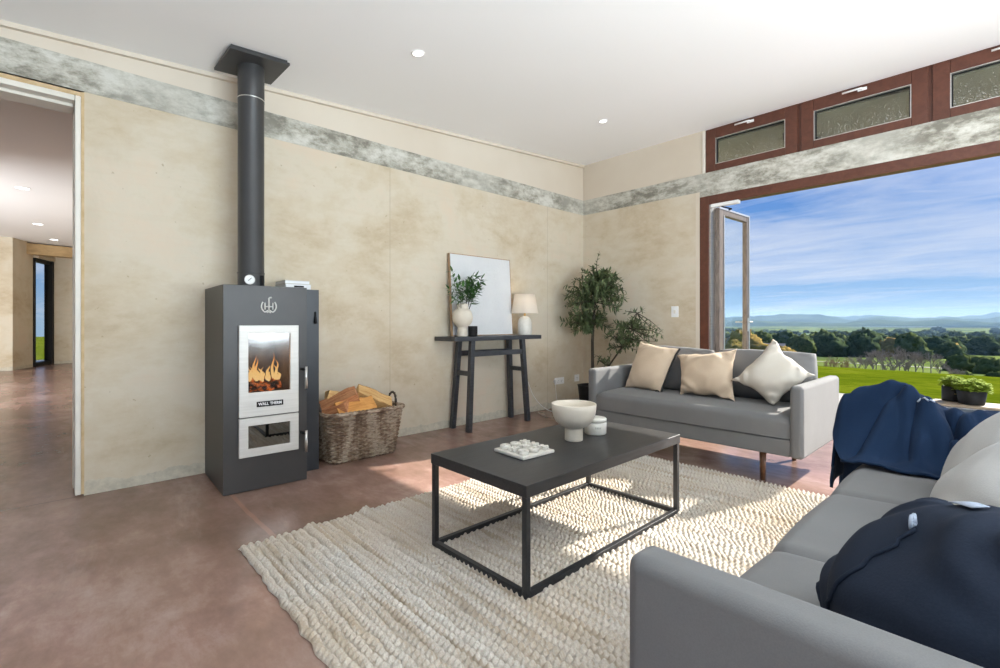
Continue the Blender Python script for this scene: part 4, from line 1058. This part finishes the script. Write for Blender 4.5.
# ================================================================== THROW
def throw():
    t = thing('throw_blanket', 'crumpled navy throw draped over the far arm of the near sofa', 'blanket', (0, 0, 0))
    def sst(a, b, x):
        s = max(0, min(1, (x-a)/(b-a))); return s*s*(3-2*s)
    X1, Y0, Y1 = .19, 2.46, 2.875
    def hgt(x, y):
        a = sst(2.50, 2.695, y); h = .484+(.700-.484)*a
        h += .018*math.sin(PI*min(1, max(0, (y-2.47)/.2)))
        if y > 2.79: h = .700-.40*sst(2.79, 2.84, y)
        top = sst(2.58, 2.70, y)
        h += .066*math.exp(-((x+.325)/.080)**2)*top*(1-sst(2.80, 2.86, y))
        h += .022*math.exp(-((x+.47)/.07)**2)*top
        # folds that fan out from the hump
        for ang, amp, w in ((R(212), .050, .020), (R(240), .030, .016), (R(285), .040, .018), (R(318), .045, .020)):
            dx, dy = x+.325, y-2.72; along = dx*math.cos(ang)+dy*math.sin(ang); off = -dx*math.sin(ang)+dy*math.cos(ang)
            h += amp*math.exp(-(off/(w+.10*max(0, along)))**2)*sst(-.02, .06, along)*(1-sst(.16, .34, along))
        for x0_, y0_, ang, amp, w, L in ((-.36, 2.74, R(205), .040, .016, .26), (-.30, 2.70, R(228), .034, .014, .30), (-.25, 2.72, R(262), .040, .016, .26), (-.20, 2.72, R(305), .045, .018, .28), (-.10, 2.74, R(250), .034, .015, .26), (-.02, 2.75, R(275), .03, .014, .24), (-.44, 2.76, R(240), .03, .014, .24)):
            dx, dy = x-x0_, y-y0_; along = dx*math.cos(ang)+dy*math.sin(ang); off = -dx*math.sin(ang)+dy*math.cos(ang)+.02*math.sin(along*14)
            env = sst(-.03, .05, along)*(1-sst(L*.6, L, along))
            h -= amp*math.exp(-abs(off)/w)*env; h += amp*.6*math.exp(-((off-.035)/.025)**2)*env
        h += .022*noise.noise(Vector((x*10, y*10, 2)))+.006*noise.noise(Vector((x*26, y*20, 5)))
        return h
    def f(u, v):
        y = Y0+(Y1-Y0)*v
        hem = .025*math.sin(u*7+1)*(1-v)+.018*noise.noise(Vector((u*6, 7, 1)))*(1-v)
        y += hem
        if u*1.35 < .30:
            qq = min(1, (1-u*1.35/.30)*2.2); y = y+(max(y, 2.635+.02*v)-y)*qq
        k = u*1.35                                   # u beyond the front edge hangs down
        xf = -.500
        if k < .30:
            q = 1-k/.30                              # 1 at the hem, 0 at the front edge
            h0 = hgt(xf, y); drop = (.045+.30*sst(2.50, 2.66, y)+.03*noise.noise(Vector((y*12, 3, 1))))
            bul = math.sin(min(1, q*3)*PI/2)
            x = xf-.040*bul-.030*q+.012*math.sin(y*46)*q
            z = h0-drop*max(0, q-.12)/.88-.01*bul
            y = y-.05*q*(1-v)
        else:
            x = xf+(X1-xf)*(k-.30)/1.05; z = hgt(x, y)
        if v == 0 and k > .3: z = .488
        return Vector((x, y, z+.007))
    m = MB(); m.grid(f, 170, 120); m.build('knitted_cloth', THROW, t, solid=.012)
    m = MB(); b = Vector((-.262, 2.655, hgt(-.262, 2.655)+.016))
    m.tube([b, b+Vector((.012, -.010, .006)), b+Vector((.026, -.018, -.004))], .0035, 6); m.tube([b, b+Vector((-.010, -.012, -.012))], .0035, 6); m.tube([b+Vector((.03, -.012, .0)), b+Vector((.045, -.02, -.006))], .0035, 6)
    m.build('knotted_tassel', CARELABEL, t)
throw()
# ribbon ties and the label on the navy cushion
nv = [o for o in bpy.data.objects if o.get('label', '').startswith('plump navy')][0]
def on_cushion(a, b, lift=.004):
    """a point on the cushion face at (a, b), in the thing's own frame"""
    ch = nv.children[0].data; n = 44; i = round(a*n); j = round(b*n)
    cands = m_navy
    return cands.v[cands.idx[(1, i, j)]].copy() if NAVSIDE else cands.v[cands.idx[(0, i, j)]].copy()
m_navy = m
c0 = m_navy.v[m_navy.idx[(0, 22, 22)]]; c1 = m_navy.v[m_navy.idx[(1, 22, 22)]]
NAVSIDE = c1.x < c0.x
sg = -1.0
fn_ = lambda a, b: on_cushion(a, b)+Vector((-.004, -.001, .002))
m = MB(); m.tube([fn_(.56+.05*math.sin(q*.16), .70-.62*q/20)+Vector((.0025, 0, 0)) for q in range(21)], .0035, 6); m.build('centre_seam', NAVY, nv)
m = MB(); p = fn_(.55, .72)
m.tube([p+Vector((-.004, .010*math.cos(q), .010*math.sin(q))) for q in [k*PI/5 for k in range(10)]], .003, 6, closed=True)
m.tube([p, p+Vector((-.004, .030, .004)), p+Vector((-.002, .055, -.010))], .0035, 6); m.tube([p, p+Vector((-.008, .010, -.018)), p+Vector((-.008, .020, -.040))], .0035, 6)
m.build('zip_tie', CARELABEL, nv)
m = MB(); m.grid(lambda u, v: fn_((20+round(u*5))/44, (40+round(v*2))/44)+Vector((-.001, 0, .002)), 6, 3)
m.build('care_label', CARELABEL, nv, solid=.0015)

# ================================================================== COFFEE TABLE
def coffee():
    t = thing('coffee_table', 'low rectangular coffee table with black timber top and steel frame on the rug', 'table', (0, 0, 0))
    x0, x1, y0, y1, zt = -1.896, -1.266, 1.322, 2.560, .4545
    MB().box((x0, y0, zt-.048), (x1, y1, zt)).build('table_top', DARKWOOD, t, bevel=.0025)
    w = .024; zb = .016
    for x in (x0+.004, x1-w-.004):
        for y in (y0+.004, y1-w-.004): MB().box((x, y, zb), (x+w, y+w, zt-.0485)).build('leg', METALBLK, t, bevel=.001)
    for x in (x0+.004, x1-w-.004): MB().box((x, y0+.029, zb), (x+w, y1-.029, zb+w)).build('floor_rail', METALBLK, t, bevel=.001)
    for y in (y0+.004, y1-w-.004): MB().box((x0+.029, y, zb), (x1-.029, y+w, zb+w)).build('floor_rail', METALBLK, t, bevel=.001)
coffee()
CT = .4550
t = thing('pedestal_bowl', 'cream ceramic bowl on a thick cylindrical foot on the coffee table', 'bowl', (-1.590, 2.024, CT))
MB().lathe([(.001, .0005), (.046, .0005), (.048, .004), (.047, .062), (.050, .069), (.070, .078), (.094, .098), (.110, .128), (.117, .165), (.118, .192), (.115, .195), (.111, .192), (.109, .165), (.101, .130), (.085, .106), (.055, .090), (.001, .084)], 56).build('bowl', CERAMIC, t)
t = thing('candle_jar', 'squat white lidded candle jar behind the pedestal bowl', 'candle', (-1.598, 2.228, CT))
MB().lathe([(.001, .0005), (.054, .0005), (.060, .006), (.061, .066), (.058, .068), (.001, .068)], 44).build('jar', CERAMICW, t)
MB().lathe([(.055, .0685), (.061, .071), (.061, .086), (.056, .091), (.001, .091)], 44).build('lid', CERAMICW, t)
m = MB()
for k, (a, h) in enumerate(((-.16, .012), (-.08, .012), (0, .012), (.08, .012))):
    th = R(-38)+a*1.6; c = Vector((.0614*math.cos(th), .0614*math.sin(th), .042)); s = Vector((-math.sin(th), math.cos(th), 0))
    m.bar(c-Vector((0, 0, h/2)), c+Vector((0, 0, h/2)), .0012, .0016)
    if k % 2: m.bar(c-s*.003, c+s*.003, .0012, .0012)
m.build('printed_mark', mat('grey_print', None, (.25, .24, .22), .8), t)
# noughts and crosses board
BC = Vector((-1.604, 1.660, CT)); BR = R(-3)
t = thing('game_board', 'square white marble noughts and crosses board on the coffee table', 'game', BC, BR)
MB().box((-.103, -.103, .0003), (.103, .103, .016)).build('board', STONEW, t, bevel=.004)
rot = Matrix.Rotation(BR, 3, 'Z')
LAY = [['O', 'X', 'O'], ['O', 'X', 'O'], ['X', 'X', 'X']]        # [row away from the camera-left corner][along the near edge]
cols = ['left', 'middle', 'right']; 
first = {}
GP = {'O': 'ring pieces on the game board', 'X': 'cross pieces on the game board'}
def piece(kind):
    if kind == 'O':
        t = thing('ring_piece', '', 'game piece', (0, 0, 0), 0, GP['O'])
        MB().lathe([(.0095, 0), (.0245, 0), (.026, .003), (.026, .015), (.0235, .018), (.012, .018), (.0095, .015), (.0095, 0)], 30).build('ring', STONEW, t)
    else:
        t = thing('cross_piece', '', 'game piece', (0, 0, 0), 0, GP['X'])
        m = MB(); a, b = .008, .0255
        P = [(a,a),(a,b),(-a,b),(-a,a),(-b,a),(-b,-a),(-a,-a),(-a,-b),(a,-b),(a,-a),(b,-a),(b,a)]
        m.add([(x, y, 0) for x, y in P]+[(x, y, .018) for x, y in P], [list(range(12))[::-1], list(range(12, 24))]+[(i, (i+1) % 12, 12+(i+1) % 12, 12+i) for i in range(12)])
        m.build('cross', STONEW, t, bevel=.0015)
    return t
LAB = {(0, 0): 'round ring piece at the left corner of the game board', (0, 1): 'cross piece between the two rings along the near left edge of the board', (0, 2): 'round ring piece at the near corner of the game board',
       (1, 0): 'round ring piece on the far left edge of the game board', (1, 1): 'cross piece at the very centre of the game board', (1, 2): 'round ring piece halfway along the near right edge of the board',
       (2, 0): 'cross piece at the far corner of the game board', (2, 1): 'cross piece halfway along the far right edge of the board', (2, 2): 'cross piece at the right corner of the game board'}
for i in range(3):
    for j in range(3):
        k = LAY[i][j]
        if k not in first: first[k] = piece(k); o = first[k]
        else: o = copy_tree(first[k])
        # board frame: x runs left corner -> near corner, y runs away to the right
        p = BC+rot @ Vector(((j-1)*.064, (i-1)*.064, .0165)); o.location = p; o.rotation_euler = (0, 0, BR+(R(45+7*j) if k == 'X' else 0)); o['label'] = LAB[(i, j)]

# ================================================================== RUG
def rug():
    x0, x1, y0, y1 = -2.505, .35, .645, 3.46
    pitch = .0335; rows = int((y1-y0)/pitch); sub = 8; nx = 620; ny = rows*sub+1
    rnd = random.Random(2); ph = [rnd.random()*10 for _ in range(rows+2)]; fr = [rnd.uniform(.9, 1.15) for _ in range(rows+2)]
    vs = []
    for j in range(ny):
        y = y0+(y1-y0)*j/(ny-1); r = min(rows-1, j//sub); fy = (j % sub)/sub if j < ny-1 else 1
        for i in range(nx):
            x = x0+(x1-x0)*i/(nx-1)
            lump = .5+.5*math.cos(2*PI*(x/.027*fr[r]+ph[r])+3*noise.noise(Vector((x*3, r*.7, 0))))
            big = .5+.5*noise.noise(Vector((x*9, r*.9, 3)))
            c = math.sin(PI*fy)
            z = .003+(.006+.017*lump+.006*big)*max(0, c)**.55
            z += .026*math.exp(-((y-1.235-.05*math.sin(x*2)+.07*(x+2.5))/.030)**2)*max(0, min(1, (-1.25-x)/.6))
            z += .020*math.exp(-((y-.985+.06*(x+2.5))/.030)**2)*max(0, min(1, (-1.7-x)/.5))
            e = min(x-x0, x1-x)/.02
            if e < 1: z = .002+(z-.002)*math.sqrt(max(0, e*(2-e)))
            wx = .006*noise.noise(Vector((r*1.7, 2.2, 0)))*2 if i in (0, nx-1) else 0
            wy = .016*noise.noise(Vector((x*2.4, y*1.3, 8)))+.012*noise.noise(Vector((x*14, r*1.1, 4)))
            sk = -.02*(x+2.5)*max(0, 1-(y-y0)/1.0)*.5
            vs.append((x+wx+.010*noise.noise(Vector((r*.6, 5, 1))), y+wy+sk, z))
    fs = [(j*nx+i, j*nx+i+1, (j+1)*nx+i+1, (j+1)*nx+i) for j in range(ny-1) for i in range(nx-1)]
    def fn(t, b):
        p = t.pos()
        n = t.noise(t.scale(p, (1.2, 26, 0)), 1.0, 4, 0.6, 0.3); n2 = t.noise(p, 1.6, 3)
        c = t.ramp(n, [(0.36, (0.41, 0.35, 0.28)), (0.48, (0.555, 0.515, 0.455)), (0.62, (0.64, 0.61, 0.56))])
        c = t.mix(t.ramp(n2, [(0.40, 0.35), (0.6, 0)]), c, (0.56, 0.45, 0.32))
        f = t.noise(p, 160, 3, 0.7)
        c = t.mix(t.ramp(f, [(0.35, 0.5), (0.6, 0)]), c, (0.40, 0.32, 0.24))
        x, y, z = t.sep(p)
        t.put(b.inputs['Base Color'], c); t.put(b.inputs['Normal'], t.bump(f, 0.7, 0.006)); b.inputs['Roughness'].default_value = 1; b.inputs['Specular IOR Level'].default_value = 0.05
    m = MB(); m.add(vs, fs, True)
    t = thing('rug', 'large chunky cream woven wool rug under the coffee table', 'rug', (0, 0, 0))
    m.build('woven_pile', mat('chunky_cream_wool', fn), t)
rug()

# ================================================================== TERRACE
def deck():
    x0, x1, y0, y1 = -6, 4, YW+.32, 9.15
    m = MB(); w = .138; g = .006; x = x0
    while x < x1:
        m.box((x, y0, -.085), (x+w, y1, -.05)); x += w+g
    o = struct(m.build('deck', DECK))
    m = MB(); m.box((x0, y1-.03, -.24), (x1, y1+.012, -.052)); m.build('deck_edge', DECK, o)
deck()
struct(MB().box((-6, YW+.3, -.4), (4, 9.10, -.20)).build('deck_ground', M('dark_ground', (.05, .04, .03))))
BENCHM = mat('weathered_grey_bench', wood_fn((0.40, 0.40, 0.41), (0.60, 0.60, 0.60), (0.8, 9, 9), 2, 0.6, coord='pos'))
t = thing('outdoor_bench', 'low grey plank bench on the deck beyond the navy throw', 'bench', (0, 0, 0))
for k in range(3): MB().box((-1.03, 6.02+k*.185, .255), (.75, 6.02+k*.185+.178, .295)).build('plank', BENCHM, t, bevel=.003)
MB().box((-1.03, 6.0, .20), (.75, 6.02, .293)).build('apron', mat('dark_grey_apron', None, (.10, .12, .14), .6), t)
for x in (-.9, .62):
    for y in (6.06, 6.50): MB().box((x-.035, y-.035, -.05), (x+.035, y+.035, .255)).build('leg', BENCHM, t, bevel=.003)
t = thing('serving_board', 'brown wooden board under the black planters on the bench', 'board', (-.235, 6.26, .2955), R(3))
MB().box((-.29, -.175, .0005), (.17, .165, .024)).build('plank', mat('brown_serving_board', wood_fn((0.25, 0.19, 0.13), (0.40, 0.31, 0.22), (1, 10, 10), 3, .6)), t, bevel=.004)
BZ = .2955+.0245
def planter(label, x, y, r0, r1, h, seed, mark, n):
    t = thing('planter', label, 'plant pot', (x, y, BZ), 0, 'black planters on the bench')
    MB().lathe([(.001, .0005), (r0, .0005), (r0+.004, .006), (r1, h), (r1-.006, h+.002), (r1-.010, h-.02), (.001, h-.022)], 40).build('pot', BLACK, t)
    if mark:
        m = MB(); rm = r0+(r1-r0)*.55+.003
        for k in range(7):
            a = R(-78)+k*.075; m.bar((rm*math.cos(a), rm*math.sin(a), h*.52), (rm*math.cos(a+.05), rm*math.sin(a+.05), h*.52+.004), .004, .005)
        m.build('gold_mark', mat('gold_print', None, (.55, .42, .15), .5), t)
    rnd = random.Random(seed); lv = MB(); st = MB()
    for k in range(n):
        a = rnd.random()*2*PI; rr = r1*.9*math.sqrt(rnd.random()); hh = rnd.uniform(.04, .11)
        b = Vector((rr*.7*math.cos(a), rr*.7*math.sin(a), h-.022)); tip = Vector((rr*1.25*math.cos(a), rr*1.25*math.sin(a), h+hh*(1.15-rr/r1*.5)))
        st.tube([b, tip], .0016, 4)
        for q in range(4): leafshape(lv, tip-Vector((0, 0, .012*q)), (math.cos(a+q*1.9), math.sin(a+q*1.9), rnd.uniform(-.2, .5)), (0, 0, 1), .034, .026, .2)
    p = st.build('stems', POTPLANT, t); lv.build('leaves', POTPLANT, t)
planter('taller black planter with lime green herbs, left on the bench', -.398, 6.36, .076, .080, .140, 3, True, 110)
planter('wider round black planter with lime green herbs, right on the bench', -.262, 6.22, .086, .106, .125, 5, False, 170)

# ================================================================== LANDSCAPE
def lerp_tab(tab, x):
    for (a, b), (c, d) in zip(tab, tab[1:]):
        if x <= c: return b+(d-b)*(x-a)/(c-a)
    return tab[-1][1]
LAWN = [(9.0, -.19), (12, -.28), (16, -.40), (19, -.49), (21.5, -.62), (24, -1.5)]
m = MB()
m.grid(lambda u, v: (lambda y, x: Vector((x, y, lerp_tab(LAWN, y)+.03*noise.noise(Vector((x*.3, y*.3, 0)))+.018*noise.noise(Vector((x*1.4, y*1.4, 3))))))(9.12+14.88*v, -40+60*u), 160, 90)
struct(m.build('lawn', GRASS))
struct(MB().box((-60, -30, -.6), (-19.05, 8, -.25)).build('lawn_west', GRASS))
VAL = [(23, -1.6), (32, -3.0), (60, -5.2), (80, -6.0), (110, -7.0), (160, -9.0), (260, -12.5), (400, -16.5), (600, -20), (1000, -23), (2500, -24), (9000, -24)]
def vz(x, y):
    r = math.hypot(x*.8, y)
    z = lerp_tab(VAL, r)
    z += (noise.noise(Vector((x*.012, y*.012, 1)))*.7 if r < 300 else noise.noise(Vector((x*.004, y*.004, 1)))*min(4.5, r*.0045))*min(1, max(0, (r-26)/40))
    if r > 700: z += noise.noise(Vector((x*.0016, y*.0016, 7)))*7*min(1, (r-700)/500)
    return z
def valley():
    vs = []; NA, NRr = 90, 120
    for j in range(NRr):
        r = 23*(3600/23)**(j/(NRr-1))
        for i in range(NA):
            a = R(-62+90*i/(NA-1)); x = r*math.sin(a)*1.0; y = r*math.cos(a) if r > 60 else max(r*math.cos(a), 23*math.cos(a))
            vs.append((x, y, vz(x, y)))
    m = MB(); m.add(vs, [(j*NA+i, j*NA+i+1, (j+1)*NA+i+1, (j+1)*NA+i) for j in range(NRr-1) for i in range(NA-1)], True)
    struct(m.build('valley_fields', PASTURE))
valley()
def hills():
    for k, (r0, base, amp, fq, sd_) in enumerate(((2900, -20, 44, 5.0, 1), (4300, -20, 100, 4.2, 5), (6200, -20, 165, 3.6, 9))):
        vs = []; NA, NR2 = 240, 26
        for j in range(NR2):
            s = j/(NR2-1); r = r0*(1+.30*s)
            for i in range(NA):
                a = -62+90*i/(NA-1)
                n = .60+.55*noise.noise(Vector((a/22*fq*.5, sd_, 0)))+.30*noise.noise(Vector((a/22*fq*1.7, sd_, 3)))+.14*noise.noise(Vector((a/22*fq*5, sd_, s*3)))
                hgt = base+amp*max(.05, n)*math.sin(PI*min(1, s*1.15))**.8 + amp*.10*noise.noise(Vector((a*1.3, s*6, sd_)))*math.sin(PI*s)
                vs.append((r*math.sin(R(a)), r*math.cos(R(a)), hgt))
        m = MB(); m.add(vs, [(j*NA+i, j*NA+i+1, (j+1)*NA+i+1, (j+1)*NA+i) for j in range(NR2-1) for i in range(NA-1)], True)
        struct(m.build('hills', HILL))
hills()
# trees
def crown_mesh(seed, hgt, wid, blobs, base=.12, n=10, rough=.34):
    rnd = random.Random(seed); m = MB()
    for k in range(blobs):
        f = (k+.5)/blobs; z = hgt*(base+(1-base)*f*.86); rr = wid*(.30+.30*math.sin(PI*min(1, .25+f*.75)))*rnd.uniform(.7, 1.1)
        a = rnd.random()*2*PI; off = wid*.36*(1-f*.7)*rnd.random()**.5
        c = Vector((off*math.cos(a), off*math.sin(a), z))
        def f2(u, v, c=c, rr=rr, k=k):
            t, p = u*2*PI, (v-.5)*PI; d = Vector((math.cos(t)*math.cos(p), math.sin(t)*math.cos(p), math.sin(p)*.85))
            return c+d*rr*(1+rough*2.0*noise.noise(d*2.6+Vector((k*3, seed, 0)))+rough*noise.noise(d*6+Vector((k, seed*2, 4))))
        m.grid(f2, 16, 10, closed_u=True)
    return m
def tree_proto(name, seed, hgt, wid, blobs, lm):
    m = crown_mesh(seed, hgt, wid, blobs)
    m.mi = [0]*len(m.f)
    m.tube([(0, 0, -.5), (0, 0, hgt*.5)], [hgt*.022, hgt*.012], 6, mi=1)
    return m.build(name, [lm, BARKM])
def bare_proto(name, seed, hgt, lm):
    rnd = random.Random(seed); m = MB()
    def rec(p, d, L, r, lev):
        q = p+d*L; m.tube([p, p+d*L*.5+Vector((rnd.uniform(-1,1), rnd.uniform(-1,1), 0))*L*.06, q], [r, r*.8, r*.6], 4, cap=False)
        if lev == 0: return
        for _ in range(4 if lev > 1 else 5):
            dd = (d+Vector((rnd.uniform(-1,1), rnd.uniform(-1,1), rnd.uniform(-.15,.7)))*.75).normalized(); rec(p+d*L*rnd.uniform(.5, 1), dd, L*rnd.uniform(.55, .75), r*.6, lev-1)
    rec(Vector((0, 0, -.3)), Vector((0, 0, 1)), hgt*.40, hgt*.020, 4)
    return m.build(name, lm)
rnd = random.Random(77)
def place(protos, spots, name, label, cat, group):
    used = {}
    for k, (x, y, s) in enumerate(spots):
        q = k % len(protos)
        if q in used: o = used[q].copy(); col.objects.link(o)
        else: o = protos[q]; used[q] = o
        o.location = (x, y, vz(x, y)-.1); o.scale = (s*rnd.uniform(.85, 1.2), s*rnd.uniform(.85, 1.2), s); o.rotation_euler = (0, 0, rnd.random()*6.28)
        o.name = name; tag(o, label, cat, group)
def polar(a, r): return r*math.sin(R(a)), r*math.cos(R(a))
# woods: dense dark belt across the valley
def scatter(n, a0, a1, r0, r1, gap, s0, s1, keep=lambda a, r: True):
    sp = []; tries = 0
    while len(sp) < n and tries < n*60:
        tries += 1; a = rnd.uniform(a0, a1); r = math.sqrt(rnd.uniform(r0*r0, r1*r1)); x, y = polar(a, r); sc = rnd.uniform(s0, s1)
        if keep(a, r) and all((x-q[0])**2+(y-q[1])**2 > (gap*(sc+q[2])/2)**2 for q in sp): sp.append((x, y, sc))
    return sp
sp = scatter(200, -26, 2, 165, 430, 11.5, .7, 1.1, lambda a, r: not (r < 215 and -21.5 < a < -15.5) and not (r < 185 and a > -13) and not (r < 300 and a > -3.5))
place([tree_proto('woodland_tree', 21+k, 7.6, 7.0, 10, TREE_M[0 if k % 2 else 1]) for k in range(5)], sp, 'woodland_tree', 'dark green tree of the dense woodland across the valley', 'tree', 'dark trees of the woodland across the valley')
sp = scatter(120, -26, 2, 520, 1500, 24, .7, 1.3)
place([tree_proto('hedgerow_tree', 41+k, 6.5, 12, 9, TREE_M[k % 2]) for k in range(3)], sp, 'hedgerow_tree', 'tiny dark tree among the distant green fields below the blue hills', 'tree', 'trees among the distant fields')
place([tree_proto('golden_tree', 51+k, 6.5, 7.5, 9, TREE_M[2]) for k in range(2)], [(*polar(-20.3, 165), 1.0), (*polar(-19.2, 172), .8), (*polar(-20.9, 160), .62)], 'golden_tree', 'golden yellow tree at the woodland edge right of the open glass door', 'tree', 'golden trees by the open door')
place([tree_proto('autumn_tree', 61+k, 5.5, 8.0, 7, TREE_M[2]) for k in range(2)], [(*polar(-7.2, 205), .9), (*polar(-6.2, 212), .8), (*polar(-5.3, 208), .75), (*polar(-4.2, 215), .7), (*polar(-16.6, 120), .45), (*polar(-17.1, 118), .40)], 'autumn_tree', 'brownish yellow autumn tree in front of the dark woodland', 'tree', 'autumn trees in front of the woodland')
bp = [bare_proto('bare_tree', 71+k, 5.2, BARE_M) for k in range(3)]
sp = [(*polar(a, r), s) for a, r, s in ((-10.2, 74, .62), (-9.6, 80, .70), (-9.0, 72, .66), (-8.3, 84, .85), (-7.6, 78, .80), (-7.1, 86, .92), (-6.5, 80, .84), (-6.0, 88, .85), (-5.5, 82, .78), (-5.0, 90, .76), (-4.4, 84, .62), (-3.6, 72, .48), (-3.0, 70, .45), (-7.9, 70, .6), (-6.8, 72, .6), (-8.8, 90, .8), (-2.6, 68, .36))]
place(bp, sp, 'bare_tree', 'leafless grey tree standing beyond the lawn edge', 'tree', 'bare trees beyond the lawn')
place([bare_proto('straw_coloured_tree', 81+k, 4.6, GOLDTWIG) for k in range(2)], [(*polar(a, r), s) for a, r, s in ((-12.6, 72, .60), (-12.1, 76, .66), (-11.5, 72, .62), (-11.0, 78, .62), (-10.6, 70, .5), (-12.3, 82, .6))], 'straw_coloured_tree', 'straw coloured bare tree beyond the lawn left of the grey ones', 'tree', 'straw coloured trees beyond the lawn')
place([tree_proto('green_bush', 91+k, 2.0, 3.2, 7, TREE_M[1]) for k in range(2)], [(*polar(a, r), s) for a, r, s in ((-15.7, 52, .62), (-15.2, 50, .72), (-14.6, 51, .75), (-14.0, 53, .66), (-16.2, 54, .5), (-10.9, 44, .48), (-10.3, 45, .42), (-9.7, 46, .42), (-3.2, 110, 1.0), (-2.4, 112, 1.0), (-1.4, 105, .9), (-2.9, 78, .5), (-1.0, 80, .5), (-4.8, 72, .4))], 'green_bush', 'low dark green bush in the paddock beyond the lawn', 'bush', 'bushes beyond the lawn')
# farmhouse
x, y = polar(-17.9, 178)
t = thing('farmhouse', 'tiny white farmhouse with a dark roof among the far trees', 'house', (x, y, vz(x, y)), R(15))
MB().box((-5, -2.5, -.5), (5, 2.5, 2.3)).build('wall', WHITEPAINT, t)
m = MB(); m.add([(-5.4,-2.9,2.3),(5.4,-2.9,2.3),(5.4,2.9,2.3),(-5.4,2.9,2.3),(-5.4,0,4.0),(5.4,0,4.0)], [(0,1,5,4),(2,3,4,5),(0,4,3),(1,2,5),(0,3,2,1)]); m.build('roof', M('slate_roof', (.12,.12,.13), (.18,.17,.17)), t)
m = MB()
for xx in (-3.2, -1, 1.4, 3.4): m.box((xx-.5, -2.53, .8), (xx+.5, -2.50, 1.8))
m.build('window', BLACK, t)
# pale farm track
m = MB(); m.grid(lambda u, v: (lambda p: Vector((p[0], p[1], vz(*p)+.12)))(polar(-34+44*u, 118+3.0*v+6*math.sin(u*5))), 80, 4); struct(m.build('farm_track', M('pale_gravel_track', (.17,.165,.15), (.23,.22,.20), scale=.5)))
# haze lying in the valley
m = MB(); m.box((-5200, 60, -60), (2600, 7900, 130))
hz = struct(m.build('haze', (lambda mm: mm)(bpy.data.materials.new('valley_haze'))))
hm = hz.data.materials[0]; hm.use_nodes = True; ht = NT(hm.node_tree); ht.n.clear()
o_ = ht.add('ShaderNodeOutputMaterial'); vsx = ht.add('ShaderNodeVolumeScatter'); vsx.inputs['Color'].default_value = (.38, .62, 1.0, 1); vsx.inputs['Density'].default_value = .000105; vsx.inputs['Anisotropy'].default_value = .1
ht.l.new(vsx.outputs[0], o_.inputs['Volume'])
